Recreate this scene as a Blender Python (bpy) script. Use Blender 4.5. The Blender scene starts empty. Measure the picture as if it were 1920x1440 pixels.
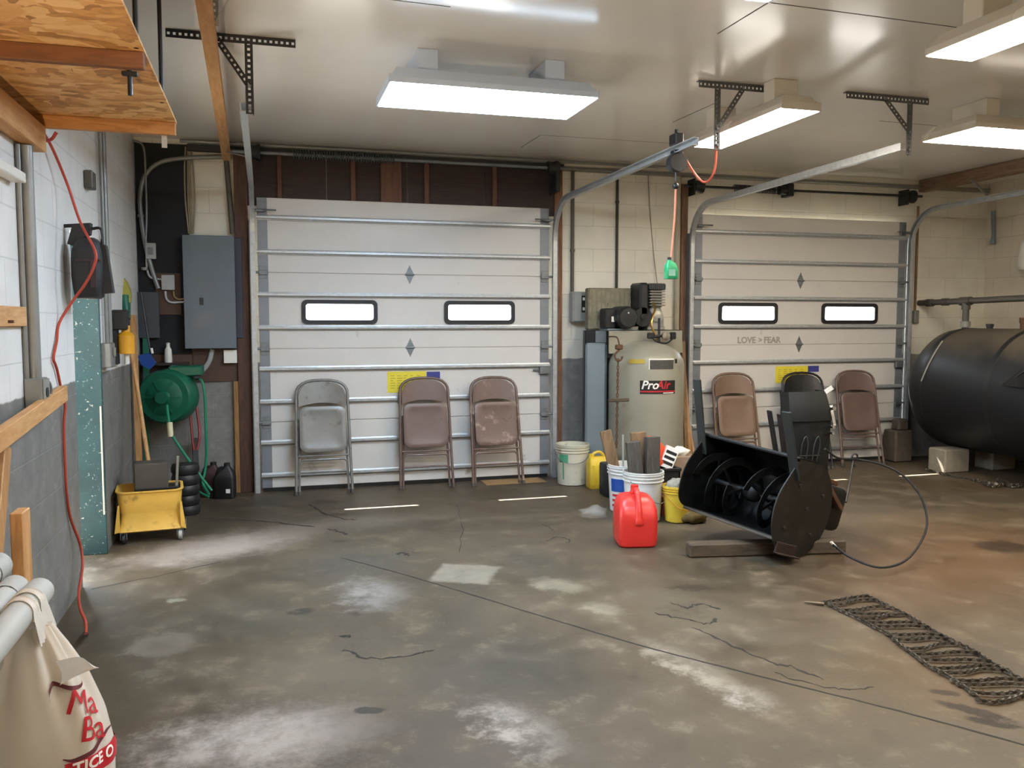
import bpy, bmesh, math, random
from mathutils import Vector, Matrix, Euler, noise
V = Vector
R = math.radians
PI = math.pi
random.seed(7)
C = bpy.context.scene.collection

# ------------------------------------------------------------------ camera
FOC = 1600.0
YAW, PITCH, HGT = R(16.1), R(4.2), 1.5
FW = V((math.sin(YAW)*math.cos(PITCH), math.cos(YAW)*math.cos(PITCH), -math.sin(PITCH)))
RT = V((math.cos(YAW), -math.sin(YAW), 0.0))
UP = RT.cross(FW)
CP = V((0, 0, HGT))
cam_d = bpy.data.cameras.new('camera')
cam = bpy.data.objects.new('camera', cam_d)
C.objects.link(cam)
cam_d.sensor_width = 36.0
cam_d.lens = FOC/1920.0*36.0
cam_d.clip_start = 0.05
mw = Matrix((RT, UP, -FW)).transposed().to_4x4()
mw.translation = CP
cam.matrix_world = mw
bpy.context.scene.camera = cam


def ray(x, y):
    return FW + RT*((x-960.0)/FOC) + UP*((720.0-y)/FOC)


def aY(x, y, Y):
    d = ray(x, y)
    return CP + d*(Y/d.y)


def aX(x, y, X):
    d = ray(x, y)
    return CP + d*(X/d.x)


def aZ(x, y, Z=0.0):
    d = ray(x, y)
    return CP + d*((Z-HGT)/d.z)


def aD(x, y, D):
    return CP + ray(x, y)*D


# ------------------------------------------------------------------ mesh builder
def frame(z, up=V((0, 0, 1))):
    z = z.normalized()
    if abs(z.dot(up)) > 0.98:
        up = V((0, 1, 0)) if abs(z.y) < 0.9 else V((1, 0, 0))
    x = up.cross(z).normalized()
    y = z.cross(x)
    return x, y, z


def mat4(x, y, z, o):
    m = Matrix((x, y, z)).transposed().to_4x4()
    m.translation = o
    return m


def T(x, y=None, z=None):
    return Matrix.Translation(x if y is None else (x, y, z))


def RX(a): return Matrix.Rotation(R(a), 4, 'X')
def RY(a): return Matrix.Rotation(R(a), 4, 'Y')
def RZ(a): return Matrix.Rotation(R(a), 4, 'Z')


def smooth_path(pts, k=6, closed=False):
    pts = [V(p) for p in pts]
    n = len(pts)
    out = []
    rng = n if closed else n-1
    for i in range(rng):
        if closed:
            p0, p1, p2, p3 = pts[(i-1) % n], pts[i], pts[(i+1) % n], pts[(i+2) % n]
        else:
            p0 = pts[i-1] if i > 0 else pts[0]*2-pts[1]
            p1, p2 = pts[i], pts[i+1]
            p3 = pts[i+2] if i+2 < n else pts[-1]*2-pts[-2]
        for j in range(k):
            t = j/k
            out.append(0.5*((2*p1) + (p2-p0)*t + (2*p0-5*p1+4*p2-p3)*t*t + (3*p1-p0-3*p2+p3)*t**3))
    if not closed:
        out.append(pts[-1].copy())
    return out


class MB:
    def __init__(s):
        s.v = []
        s.f = []
        s.m = []
        s.cur = 0

    def add(s, vs, fs, M=None):
        b = len(s.v)
        if M is not None:
            vs = [M @ V(p) for p in vs]
        s.v += [V(p) for p in vs]
        s.f += [[b+i for i in f] for f in fs]
        s.m += [s.cur]*len(fs)
        return s

    def box(s, lo, hi, bev=0.0, M=None, seg=1):
        lo, hi = V(lo), V(hi)
        lo, hi = V([min(a, b) for a, b in zip(lo, hi)]), V([max(a, b) for a, b in zip(lo, hi)])
        if bev <= 0:
            x0, y0, z0 = lo
            x1, y1, z1 = hi
            vs = [(x0, y0, z0), (x1, y0, z0), (x1, y1, z0), (x0, y1, z0), (x0, y0, z1), (x1, y0, z1), (x1, y1, z1), (x0, y1, z1)]
            fs = [(0, 3, 2, 1), (4, 5, 6, 7), (0, 1, 5, 4), (1, 2, 6, 5), (2, 3, 7, 6), (3, 0, 4, 7)]
            return s.add(vs, fs, M)
        bm = bmesh.new()
        bmesh.ops.create_cube(bm, size=1.0)
        for v in bm.verts:
            v.co = V([(a+b)/2+c*(b-a) for a, b, c in zip(lo, hi, v.co)])
        bev = min(bev, min(hi-lo)*0.49)
        bmesh.ops.bevel(bm, geom=bm.edges[:], offset=bev, segments=seg, profile=0.5, affect='EDGES')
        bm.verts.index_update()
        s.add([v.co.copy() for v in bm.verts], [[v.index for v in f.verts] for f in bm.faces], M)
        bm.free()
        return s

    def bar(s, p0, p1, w, h, up=V((0, 0, 1)), bev=0.0):
        p0, p1 = V(p0), V(p1)
        x, y, z = frame(p1-p0, V(up))
        L = (p1-p0).length
        return s.box((-w/2, -h/2, 0), (w/2, h/2, L), bev, mat4(x, y, z, p0))

    def cyl(s, p0, p1, r0, r1=None, n=16, caps=True):
        if r1 is None:
            r1 = r0
        p0, p1 = V(p0), V(p1)
        x, y, z = frame(p1-p0)
        vs = []
        for p, r in ((p0, r0), (p1, r1)):
            for i in range(n):
                a = 2*PI*i/n
                vs.append(p+x*math.cos(a)*r+y*math.sin(a)*r)
        fs = [(i, (i+1) % n, n+(i+1) % n, n+i) for i in range(n)]
        if caps:
            fs += [tuple(range(n-1, -1, -1)), tuple(range(n, 2*n))]
        return s.add(vs, fs)

    def tube(s, pts, r, n=8, closed=False, k=0, caps=True):
        if k:
            pts = smooth_path(pts, k, closed)
        pts = [V(p) for p in pts]
        N = len(pts)
        rr = r if isinstance(r, (list, tuple)) else [r]*N
        if len(rr) != N:
            rr = [rr[min(len(rr)-1, int(i*len(rr)/N))] for i in range(N)]
        def tan(i):
            a = pts[(i-1) % N] if (closed or i > 0) else pts[0]
            b = pts[(i+1) % N] if (closed or i < N-1) else pts[-1]
            d = b-a
            return d.normalized() if d.length > 1e-9 else V((0, 0, 1))
        t0 = tan(0)
        x, y, _ = frame(t0)
        vs = []
        tp = t0
        for i in range(N):
            t = tan(i)
            q = tp.rotation_difference(t)
            x = q @ x
            x = (x - t*x.dot(t)).normalized()
            y = t.cross(x)
            tp = t
            for j in range(n):
                a = 2*PI*j/n
                vs.append(pts[i]+x*math.cos(a)*rr[i]+y*math.sin(a)*rr[i])
        fs = []
        for i in range(N if closed else N-1):
            i2 = (i+1) % N
            for j in range(n):
                j2 = (j+1) % n
                fs.append((i*n+j, i*n+j2, i2*n+j2, i2*n+j))
        if caps and not closed:
            fs += [tuple(range(n-1, -1, -1)), tuple((N-1)*n+j for j in range(n))]
        return s.add(vs, fs)

    def lathe(s, prof, M=None, n=28, caps=True):
        vs = []
        for r, z in prof:
            for i in range(n):
                a = 2*PI*i/n
                vs.append((r*math.cos(a), r*math.sin(a), z))
        fs = []
        for k in range(len(prof)-1):
            for i in range(n):
                j = (i+1) % n
                fs.append((k*n+i, k*n+j, (k+1)*n+j, (k+1)*n+i))
        if caps:
            fs += [tuple(range(n-1, -1, -1)), tuple((len(prof)-1)*n+i for i in range(n))]
        return s.add(vs, fs, M)

    def prism(s, poly, t0, t1, M=None):
        n = len(poly)
        vs = [(p[0], p[1], t0) for p in poly]+[(p[0], p[1], t1) for p in poly]
        fs = [(i, (i+1) % n, n+(i+1) % n, n+i) for i in range(n)]
        fs += [tuple(range(n-1, -1, -1)), tuple(range(n, 2*n))]
        return s.add(vs, fs, M)

    def ring(s, outer, inner, t0, t1, M=None):
        n = len(outer)
        vs = []
        for t in (t0, t1):
            vs += [(p[0], p[1], t) for p in outer]+[(p[0], p[1], t) for p in inner]
        fs = []
        for i in range(n):
            j = (i+1) % n
            fs += [(i, j, 2*n+j, 2*n+i), (n+j, n+i, 3*n+i, 3*n+j), (j, i, n+i, n+j), (2*n+i, 2*n+j, 3*n+j, 3*n+i)]
        return s.add(vs, fs, M)

    def loft(s, rings, caps=True, closed=True):
        n = len(rings[0])
        vs = [p for r in rings for p in r]
        fs = []
        for k in range(len(rings)-1):
            for i in range(n if closed else n-1):
                j = (i+1) % n
                fs.append((k*n+i, k*n+j, (k+1)*n+j, (k+1)*n+i))
        if caps:
            fs += [tuple(range(n-1, -1, -1)), tuple((len(rings)-1)*n+i for i in range(n))]
        return s.add(vs, fs)

    def grid(s, fn, nu, nv, thick=0.0):
        """fn(u,v)->point; doubled by thickness along normals when thick"""
        P = [[V(fn(i/nu, j/nv)) for j in range(nv+1)] for i in range(nu+1)]
        idx = lambda i, j: i*(nv+1)+j
        vs = [p for row in P for p in row]
        fs = [(idx(i, j), idx(i+1, j), idx(i+1, j+1), idx(i, j+1)) for i in range(nu) for j in range(nv)]
        if thick:
            N = []
            for i in range(nu+1):
                for j in range(nv+1):
                    du = P[min(i+1, nu)][j]-P[max(i-1, 0)][j]
                    dv = P[i][min(j+1, nv)]-P[i][max(j-1, 0)]
                    N.append(du.cross(dv).normalized()*thick)
            m = len(vs)
            vs = vs+[a-b for a, b in zip(vs, N)]
            fs = fs+[tuple(m+i for i in reversed(f)) for f in fs]
            bd = [idx(i, 0) for i in range(nu)]+[idx(nu, j) for j in range(nv)]+[idx(i, nv) for i in range(nu, 0, -1)]+[idx(0, j) for j in range(nv, 0, -1)]
            for a, b in zip(bd, bd[1:]+bd[:1]):
                fs.append((b, a, m+a, m+b))
        return s.add(vs, fs)

    def sphere(s, c, r, n=14, m=8, sc=(1, 1, 1)):
        prof = []
        for i in range(m+1):
            a = -PI/2+PI*i/m
            prof.append((max(1e-4, math.cos(a))*r, math.sin(a)*r))
        return s.lathe(prof, T(V(c)) @ Matrix.Diagonal((sc[0], sc[1], sc[2], 1)), n)

    def text(s, txt, size, M, ext=0.0008, shear=0.0, align='CENTER', bold=0.0):
        cu = bpy.data.curves.new('lettering', 'FONT')
        cu.body = txt
        cu.size = size
        cu.extrude = ext
        cu.shear = shear
        cu.offset = bold
        cu.align_x = align
        cu.align_y = 'CENTER'
        cu.resolution_u = 3
        ob = bpy.data.objects.new('lettering_source', cu)
        C.objects.link(ob)
        dg = bpy.context.evaluated_depsgraph_get()
        dg.update()
        me = bpy.data.meshes.new_from_object(ob.evaluated_get(dg))
        s.add([v.co.copy() for v in me.vertices], [list(p.vertices) for p in me.polygons], M)
        bpy.data.objects.remove(ob)
        bpy.data.curves.remove(cu)
        bpy.data.meshes.remove(me)
        return s


MW = {}


def tag(o, label=None, cat=None, group=None, kind=None):
    if label:
        o['label'] = label
    if cat:
        o['category'] = cat
    if group:
        o['group'] = group
    if kind:
        o['kind'] = kind
    return o


def thing(name, label, cat, loc=(0, 0, 0), rot=None, group=None, kind=None, M=None):
    o = bpy.data.objects.new(name, None)
    o.empty_display_size = 0.05
    C.objects.link(o)
    m = T(V(loc)) @ (rot if rot is not None else Matrix.Identity(4))
    if M is not None:
        m = M
    o.matrix_world = m
    MW[o.name] = m
    return tag(o, label, cat, group, kind)


def build(mb, name, mat, parent=None, local=False, angle=35, label=None, cat=None, group=None, kind=None):
    """ONE mesh object. Coordinates are world unless local (then in the parent's frame)."""
    me = bpy.data.meshes.new(name)
    vs = mb.v
    inv = None
    loc = V((0, 0, 0))
    if parent is not None:
        if not local:
            inv = MW[parent.name].inverted()
            vs = [inv @ p for p in vs]
    else:
        lo = V([min(p[i] for p in vs) for i in range(3)])
        hi = V([max(p[i] for p in vs) for i in range(3)])
        loc = V(((lo.x+hi.x)/2, (lo.y+hi.y)/2, lo.z))
        vs = [p-loc for p in vs]
    me.from_pydata([tuple(p) for p in vs], [], mb.f)
    bm = bmesh.new()
    bm.from_mesh(me)
    bmesh.ops.recalc_face_normals(bm, faces=bm.faces[:])
    bm.to_mesh(me)
    bm.free()
    mats = mat if isinstance(mat, (list, tuple)) else [mat]
    for m in mats:
        me.materials.append(m)
    if len(mats) > 1:
        me.polygons.foreach_set('material_index', mb.m)
    me.polygons.foreach_set('use_smooth', [True]*len(me.polygons))
    me.set_sharp_from_angle(angle=R(angle))
    o = bpy.data.objects.new(name, me)
    C.objects.link(o)
    if parent is not None:
        o.parent = parent
        MW[o.name] = MW[parent.name]
    else:
        o.location = loc
        MW[o.name] = T(loc)
    return tag(o, label, cat, group, kind)


def copy_tree(o, M, label=None, mats=None):
    def rec(src, par):
        c = src.copy()
        C.objects.link(c)
        if par is not None:
            c.parent = par
            MW[c.name] = MW[par.name]
        else:
            c.matrix_world = M
            MW[c.name] = M
        if mats and c.type == 'MESH':
            old = c.data.materials[0].name if len(c.data.materials) else None
            if old in mats:
                c.data = c.data.copy()
                c.data.materials[0] = mats[old]
        for ch in list(src.children):
            rec(ch, c)
        return c
    r = rec(o, None)
    if label:
        r['label'] = label
    return r


def rrect(w, h, r, n=5, cx=0, cy=0):
    out = []
    for sx, sy, a0 in ((1, 1, 0), (-1, 1, 90), (-1, -1, 180), (1, -1, 270)):
        for i in range(n+1):
            a = R(a0+90*i/n)
            out.append((cx+sx*(w/2-r)+math.cos(a)*r, cy+sy*(h/2-r)+math.sin(a)*r))
    return out


# ------------------------------------------------------------------ materials
def lin(h):
    if isinstance(h, str):
        h = h.lstrip('#')
        c = [int(h[i:i+2], 16)/255 for i in (0, 2, 4)]
    else:
        c = h
    return tuple(((v+0.055)/1.055)**2.4 if v > 0.04045 else v/12.92 for v in c)+(1.0,)


def mul(c, k):
    return (min(1, c[0]*k), min(1, c[1]*k), min(1, c[2]*k), 1)


class NT:
    def __init__(s, name):
        s.mat = bpy.data.materials.new(name)
        s.mat.use_nodes = True
        s.t = s.mat.node_tree
        s.n = s.t.nodes
        s.l = s.t.links
        s.b = s.n['Principled BSDF']
        s.tc = s.n.new('ShaderNodeTexCoord')

    def new(s, typ, **kw):
        nd = s.n.new(typ)
        for k, v in kw.items():
            setattr(nd, k, v)
        return nd

    def link(s, a, b):
        s.l.new(a, b)

    def noise(s, vec, scale, detail=4, rough=0.55, dist=0.0):
        nd = s.new('ShaderNodeTexNoise')
        nd.inputs['Scale'].default_value = scale
        nd.inputs['Detail'].default_value = detail
        nd.inputs['Roughness'].default_value = rough
        nd.inputs['Distortion'].default_value = dist
        s.link(vec, nd.inputs['Vector'])
        return nd

    def ramp(s, fac, stops):
        nd = s.new('ShaderNodeValToRGB')
        e = nd.color_ramp.elements
        while len(e) < len(stops):
            e.new(0.5)
        for el, (p, c) in zip(e, stops):
            el.position = p
            el.color = c
        s.link(fac, nd.inputs['Fac'])
        return nd

    def maprange(s, val, a, b, c=0.0, d=1.0, smooth=True):
        nd = s.new('ShaderNodeMapRange')
        if smooth:
            nd.interpolation_type = 'SMOOTHSTEP'
        for k, x in zip(('From Min', 'From Max', 'To Min', 'To Max'), (a, b, c, d)):
            nd.inputs[k].default_value = x
        s.link(val, nd.inputs['Value'])
        return nd.outputs['Result']

    def mix(s, fac, a, b, mode='MIX'):
        nd = s.new('ShaderNodeMix', data_type='RGBA', blend_type=mode)
        for sock, x in ((nd.inputs[0], fac), (nd.inputs[6], a), (nd.inputs[7], b)):
            if isinstance(x, (int, float)):
                sock.default_value = x
            elif isinstance(x, tuple):
                sock.default_value = x
            else:
                s.link(x, sock)
        return nd.outputs[2]

    def math(s, op, a, b=None):
        nd = s.new('ShaderNodeMath', operation=op)
        for sock, x in ((nd.inputs[0], a), (nd.inputs[1], b)):
            if x is None:
                continue
            if isinstance(x, (int, float)):
                sock.default_value = x
            else:
                s.link(x, sock)
        return nd.outputs[0]

    def bump(s, h, strength=0.2, dist=0.01):
        nd = s.new('ShaderNodeBump')
        nd.inputs['Strength'].default_value = strength
        nd.inputs['Distance'].default_value = dist
        s.link(h, nd.inputs['Height'])
        s.link(nd.outputs[0], s.b.inputs['Normal'])
        return nd


def mat(name, col, rough=0.5, metal=0.0, var=0.12, scale=9.0, bump=0.0, bscale=60.0, spec=0.5, dirt=None, dirt_amt=0.5, dscale=5.0, rvar=0.12, stretch=None):
    t = NT(name)
    vec = t.tc.outputs['Object']
    if stretch:
        mp = t.new('ShaderNodeMapping')
        mp.inputs['Scale'].default_value = stretch
        t.link(vec, mp.inputs['Vector'])
        vec = mp.outputs[0]
    c = lin(col)
    n1 = t.noise(vec, scale, 5)
    base = t.ramp(n1.outputs['Fac'], [(0.3, mul(c, 1-var)), (0.7, mul(c, 1+var))]).outputs['Color']
    if dirt:
        n2 = t.noise(vec, dscale, 8, 0.65)
        f = t.maprange(n2.outputs['Fac'], 0.62-0.22*dirt_amt, 0.75-0.15*dirt_amt)
        base = t.mix(f, base, lin(dirt))
    t.link(base, t.b.inputs['Base Color'])
    t.link(t.maprange(n1.outputs['Fac'], 0.3, 0.7, max(0.03, rough-rvar), min(1, rough+rvar), False), t.b.inputs['Roughness'])
    t.b.inputs['Metallic'].default_value = metal
    t.b.inputs['Specular IOR Level'].default_value = spec
    if bump:
        n3 = t.noise(vec, bscale, 6, 0.6)
        t.bump(n3.outputs['Fac'], bump, 0.004)
    return t.mat


def wood(name, c1, c2, rough=0.6, axis='Z', scale=9.0, knots=True):
    t = NT(name)
    mp = t.new('ShaderNodeMapping')
    sc = {'X': (0.12, 1, 1), 'Y': (1, 0.12, 1), 'Z': (1, 1, 0.12)}[axis]
    mp.inputs['Scale'].default_value = sc
    t.link(t.tc.outputs['Object'], mp.inputs['Vector'])
    n = t.noise(mp.outputs[0], scale*3, 6, 0.6, 1.2)
    n2 = t.noise(mp.outputs[0], scale*0.6, 3)
    base = t.ramp(n.outputs['Fac'], [(0.3, lin(c2)), (0.62, lin(c1))]).outputs['Color']
    base = t.mix(t.maprange(n2.outputs['Fac'], 0.45, 0.75, 0, 0.5), base, mul(lin(c2), 0.8))
    t.link(base, t.b.inputs['Base Color'])
    t.b.inputs['Roughness'].default_value = rough
    t.bump(n.outputs['Fac'], 0.15, 0.003)
    return t.mat


def glow(name, col, strength):
    t = NT(name)
    t.b.inputs['Base Color'].default_value = (0.8, 0.8, 0.8, 1)
    t.b.inputs['Emission Color'].default_value = col
    t.b.inputs['Emission Strength'].default_value = strength
    return t.mat


def block_wall(name, axis, white, grey, zsplit, grey2=None):
    """painted concrete block: white above, grey below; axis = the horizontal axis of the wall"""
    t = NT(name)
    geo = t.new('ShaderNodeNewGeometry')
    sp = t.new('ShaderNodeSeparateXYZ')
    t.link(geo.outputs['Position'], sp.inputs[0])
    cb = t.new('ShaderNodeCombineXYZ')
    t.link(sp.outputs[axis], cb.inputs[0])
    t.link(sp.outputs['Z'], cb.inputs[1])
    br = t.new('ShaderNodeTexBrick')
    br.inputs['Color1'].default_value = (1, 1, 1, 1)
    br.inputs['Color2'].default_value = (0.9, 0.9, 0.9, 1)
    br.inputs['Mortar'].default_value = (0, 0, 0, 1)
    br.inputs['Scale'].default_value = 1.0
    br.inputs['Mortar Size'].default_value = 0.005
    br.inputs['Mortar Smooth'].default_value = 0.6
    br.inputs['Brick Width'].default_value = 0.44
    br.inputs['Row Height'].default_value = 0.22
    t.link(cb.outputs[0], br.inputs['Vector'])
    n1 = t.noise(geo.outputs['Position'], 2.2, 6, 0.6)
    n2 = t.noise(geo.outputs['Position'], 9.0, 8, 0.65)
    n3 = t.noise(geo.outputs['Position'], 70.0, 4)
    w = lin(white)
    g = lin(grey)
    wc = t.ramp(n1.outputs['Fac'], [(0.3, mul(w, 0.86)), (0.7, mul(w, 1.06))]).outputs['Color']
    gc = t.ramp(n2.outputs['Fac'], [(0.32, mul(g, 0.75)), (0.6, g), (0.74, mul(g, 1.35))]).outputs['Color']
    n4 = t.noise(geo.outputs['Position'], 5.0, 9, 0.7, 0.6)
    gc = t.mix(t.maprange(n4.outputs['Fac'], 0.56, 0.70, 0, 0.55), gc, lin('#a29d93'))
    gc = t.mix(t.maprange(n4.outputs['Fac'], 0.30, 0.44, 0.4, 0), gc, lin('#4c473f'))
    z = t.math('ADD', sp.outputs['Z'], t.math('MULTIPLY', t.math('SUBTRACT', n2.outputs['Fac'], 0.5), 0.03))
    f = t.maprange(z, zsplit-0.006, zsplit+0.006)
    base = t.mix(f, gc, wc)
    base = t.mix(t.math('MULTIPLY', t.math('SUBTRACT', 1.0, br.outputs['Color']), 0.25), base, mul(w, 0.35))
    # scuffed dirt specks
    base = t.mix(t.maprange(n2.outputs['Fac'], 0.66, 0.8, 0, 0.45), base, lin('#6b6355'))
    t.link(base, t.b.inputs['Base Color'])
    t.b.inputs['Roughness'].default_value = 0.55
    h = t.math('ADD', t.math('MULTIPLY', br.outputs['Color'], 0.6), t.math('MULTIPLY', n3.outputs['Fac'], 0.25))
    t.bump(h, 0.35, 0.008)
    return t.mat
# ------------------------------------------------------------------ palette
m_door = mat('painted_steel_door', '#cfccc7', 0.42, 0, 0.03, 3, dirt='#8f887b', dirt_amt=0.0, dscale=3)
m_galv = mat('galvanised_steel', '#b4b8ba', 0.4, 0.5, 0.15, 30)
m_galvd = mat('dull_galvanised_steel', '#7c8184', 0.5, 0.6, 0.18, 20)
m_stile = mat('grey_end_stile', '#7f848b', 0.45, 0.3, 0.1, 10)
m_blackm = mat('black_painted_steel', '#0f1011', 0.5, 0.0, 0.3, 14, dirt='#231f1b', dirt_amt=0.3, spec=0.35)
m_blackr = mat('black_rubber', '#141414', 0.7, 0, 0.2)
m_frameb = mat('black_window_gasket', '#1c1d22', 0.5)
m_dark = mat('dark_stained_board', '#17181b', 0.8, 0, 0.3, 3)
m_brownw = wood('dark_brown_timber', '#5a3a2a', '#3b251b', 0.65, 'Z')
m_brownx = wood('dark_brown_header_board', '#3a2a26', '#241a19', 0.7, 'X')
m_tan = wood('raw_pine', '#c99a66', '#a9773f', 0.6, 'Y')
m_tanz = wood('raw_pine_upright', '#c2935f', '#9a6b3b', 0.6, 'Z')
m_tanx = wood('raw_pine_crosswise', '#c08a50', '#94602f', 0.6, 'X')
m_oldw = wood('weathered_timber', '#5d4f3e', '#3c3227', 0.75, 'X')
m_oldz = wood('weathered_board', '#8a6d4e', '#5f4a33', 0.7, 'Z')
m_conduit = mat('grey_conduit', '#80807c', 0.45, 0.35, 0.12, 12)
m_cond_d = mat('dull_dark_conduit', '#57544d', 0.5, 0.3, 0.15, 12)
m_panel = mat('blue_grey_enamel', '#5b6670', 0.4, 0.1, 0.06, 5)
m_boxg = mat('light_grey_enamel', '#9c9f9d', 0.45, 0.1, 0.08, 9)
m_whitep = mat('white_plastic', '#dedbd3', 0.4, 0, 0.05, 6, dirt='#9a9182', dirt_amt=0.05)
m_orange = mat('orange_cord_jacket', '#a83e2a', 0.5, 0, 0.1)
m_cable = mat('cream_cable', '#8e8672', 0.6)
m_teal = None
m_chairg = mat('grey_enamel_chair', '#787773', 0.35, 0.2, 0.12, 12, dirt='#5c564d', dirt_amt=0.15, dscale=9)
m_chairb = mat('mauve_brown_enamel_chair', '#7f6860', 0.38, 0.1, 0.1, 12, dirt='#a89286', dirt_amt=0.0, dscale=7)
m_chairk = mat('black_enamel_chair', '#1a1b1e', 0.35, 0.1, 0.2, 12)
m_foot = mat('dark_rubber_foot', '#4b4540', 0.7)
m_yellow = mat('yellow_plastic', '#d8b83a', 0.45, 0, 0.1, 8, dirt='#7c672d', dirt_amt=0.2)
m_mop = mat('scuffed_yellow_plastic', '#d3a94a', 0.5, 0, 0.1, 7, dirt='#8a6a2c', dirt_amt=0.3, dscale=6)
m_green = mat('dark_green_plastic', '#0c5a42', 0.4, 0, 0.1)
m_greenl = mat('bright_green_plastic', '#1f8f5a', 0.4, 0, 0.1)
m_hose = mat('green_hose', '#127a58', 0.45, 0, 0.12)
m_red = mat('red_plastic', '#d6332c', 0.38, 0, 0.05, 5)
m_bucket = mat('white_bucket_plastic', '#d6d6d2', 0.42, 0, 0.06, 6, dirt='#a59c8a', dirt_amt=0.08, dscale=6)
m_bucket2 = mat('dirty_cream_bucket_plastic', '#c9c6b4', 0.5, 0, 0.08, 6, dirt='#8d836c', dirt_amt=0.3, dscale=6)
m_tank = mat('taupe_tank_enamel', '#918e7f', 0.4, 0.1, 0.05, 4, dirt='#77705f', dirt_amt=0.1)
m_bluegrey = mat('blue_grey_sheet_metal', '#7b878c', 0.45, 0.1, 0.07, 5)
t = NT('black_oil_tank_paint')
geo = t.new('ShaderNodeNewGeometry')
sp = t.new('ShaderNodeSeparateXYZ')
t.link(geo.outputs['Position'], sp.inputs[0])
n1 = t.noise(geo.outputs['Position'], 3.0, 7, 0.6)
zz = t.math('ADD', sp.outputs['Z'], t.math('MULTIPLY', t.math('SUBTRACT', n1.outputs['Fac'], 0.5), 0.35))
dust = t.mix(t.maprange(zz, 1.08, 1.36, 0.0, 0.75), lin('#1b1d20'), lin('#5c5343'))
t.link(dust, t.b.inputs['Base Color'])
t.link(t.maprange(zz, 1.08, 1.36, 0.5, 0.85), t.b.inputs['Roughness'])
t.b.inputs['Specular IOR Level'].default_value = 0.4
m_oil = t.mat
m_conc = mat('old_concrete_block', '#8c8474', 0.85, 0, 0.15, 14, bump=0.5, bscale=50)
m_chain = mat('dull_steel_chain', '#625c52', 0.36, 0.75, 0.35, 40, dirt='#3a2a20', dirt_amt=0.4, dscale=20)
m_bluep = mat('blue_plastic', '#1e4a9a', 0.4)
m_hivis = mat('orange_fabric', '#e2512a', 0.8, 0, 0.1)
m_rust = mat('rusty_steel', '#5f4330', 0.75, 0.3, 0.3, 20)
m_chrome = mat('polished_steel', '#c8c8c6', 0.18, 1.0, 0.05)
m_iron = mat('cast_iron_grey', '#8b8a82', 0.5, 0.3, 0.12, 20)
m_pvc = mat('grey_pipe_plastic', '#a3a39c', 0.45, 0.0, 0.08, 6, dirt='#777266', dirt_amt=0.15)
m_yel_st = mat('yellow_sticker', '#e0cf3c', 0.5, 0, 0.05, 20)
m_blu_st = mat('blue_sticker', '#3a3f86', 0.5, 0, 0.1, 20)
m_ink = mat('black_ink', '#15130f', 0.6)
m_redink = mat('red_ink', '#b3202b', 0.5)
m_whiteink = mat('white_ink', '#e9e6e0', 0.5)
m_greyink = mat('grey_stencil_paint', '#9a9690', 0.6)
m_cap = mat('black_plastic', '#1b1b1d', 0.45)
m_yelink = mat('faded_green_label', '#4f9a78', 0.5)
m_slot = mat('punched_angle_paint', '#2a2a2b', 0.5, 0.3, 0.2, 12)
m_slotg = mat('grey_punched_angle', '#5f5f60', 0.45, 0.5, 0.15, 12)
m_slots = mat('light_punched_angle', '#98968c', 0.45, 0.5, 0.12, 12)

# teal painted jamb with chipped spots
t = NT('chipped_teal_paint')
n1 = t.noise(t.tc.outputs['Object'], 3, 4)
n2 = t.noise(t.tc.outputs['Object'], 48, 6, 0.7)
b_ = t.ramp(n1.outputs['Fac'], [(0.3, lin('#1a383c')), (0.7, lin('#275257'))]).outputs['Color']
b_ = t.mix(t.maprange(n2.outputs['Fac'], 0.62, 0.66), b_, lin('#b4bab5'))
t.link(b_, t.b.inputs['Base Color'])
t.b.inputs['Roughness'].default_value = 0.45
m_teal = t.mat

# oriented strand board
t = NT('strand_board')
mp = t.new('ShaderNodeMapping')
mp.inputs['Scale'].default_value = (1.0, 1.9, 1.9)
t.link(t.tc.outputs['Object'], mp.inputs['Vector'])
vo = t.new('ShaderNodeTexVoronoi')
vo.inputs['Scale'].default_value = 11.0
vo.inputs['Randomness'].default_value = 1.0
nw = t.noise(t.tc.outputs['Object'], 2.2, 3)
wv = t.new('ShaderNodeVectorMath', operation='ADD')
t.link(mp.outputs[0], wv.inputs[0])
t.link(nw.outputs['Color'], wv.inputs[1])
t.link(wv.outputs[0], vo.inputs['Vector'])
sep = t.new('ShaderNodeSeparateColor')
t.link(vo.outputs['Color'], sep.inputs[0])
n1 = t.noise(mp.outputs[0], 14, 6, 0.65, 0.8)
fac = t.math('ADD', t.math('MULTIPLY', sep.outputs[0], 0.5), t.math('MULTIPLY', n1.outputs['Fac'], 0.5))
b_ = t.ramp(fac, [(0.22, lin('#9a6c38')), (0.45, lin('#cc9858')), (0.75, lin('#e2ba80'))]).outputs['Color']
t.link(b_, t.b.inputs['Base Color'])
t.b.inputs['Roughness'].default_value = 0.6
m_osb = t.mat

# glass: thin clear pane that lets the light through
t = NT('window_glass')
tr = t.new('ShaderNodeBsdfTransparent')
gl = t.new('ShaderNodeBsdfGlossy')
gl.inputs['Roughness'].default_value = 0.03
mx = t.new('ShaderNodeMixShader')
mx.inputs[0].default_value = 0.07
t.link(tr.outputs[0], mx.inputs[1])
t.link(gl.outputs[0], mx.inputs[2])
t.link(mx.outputs[0], t.n['Material Output'].inputs['Surface'])
m_glass = t.mat

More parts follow.
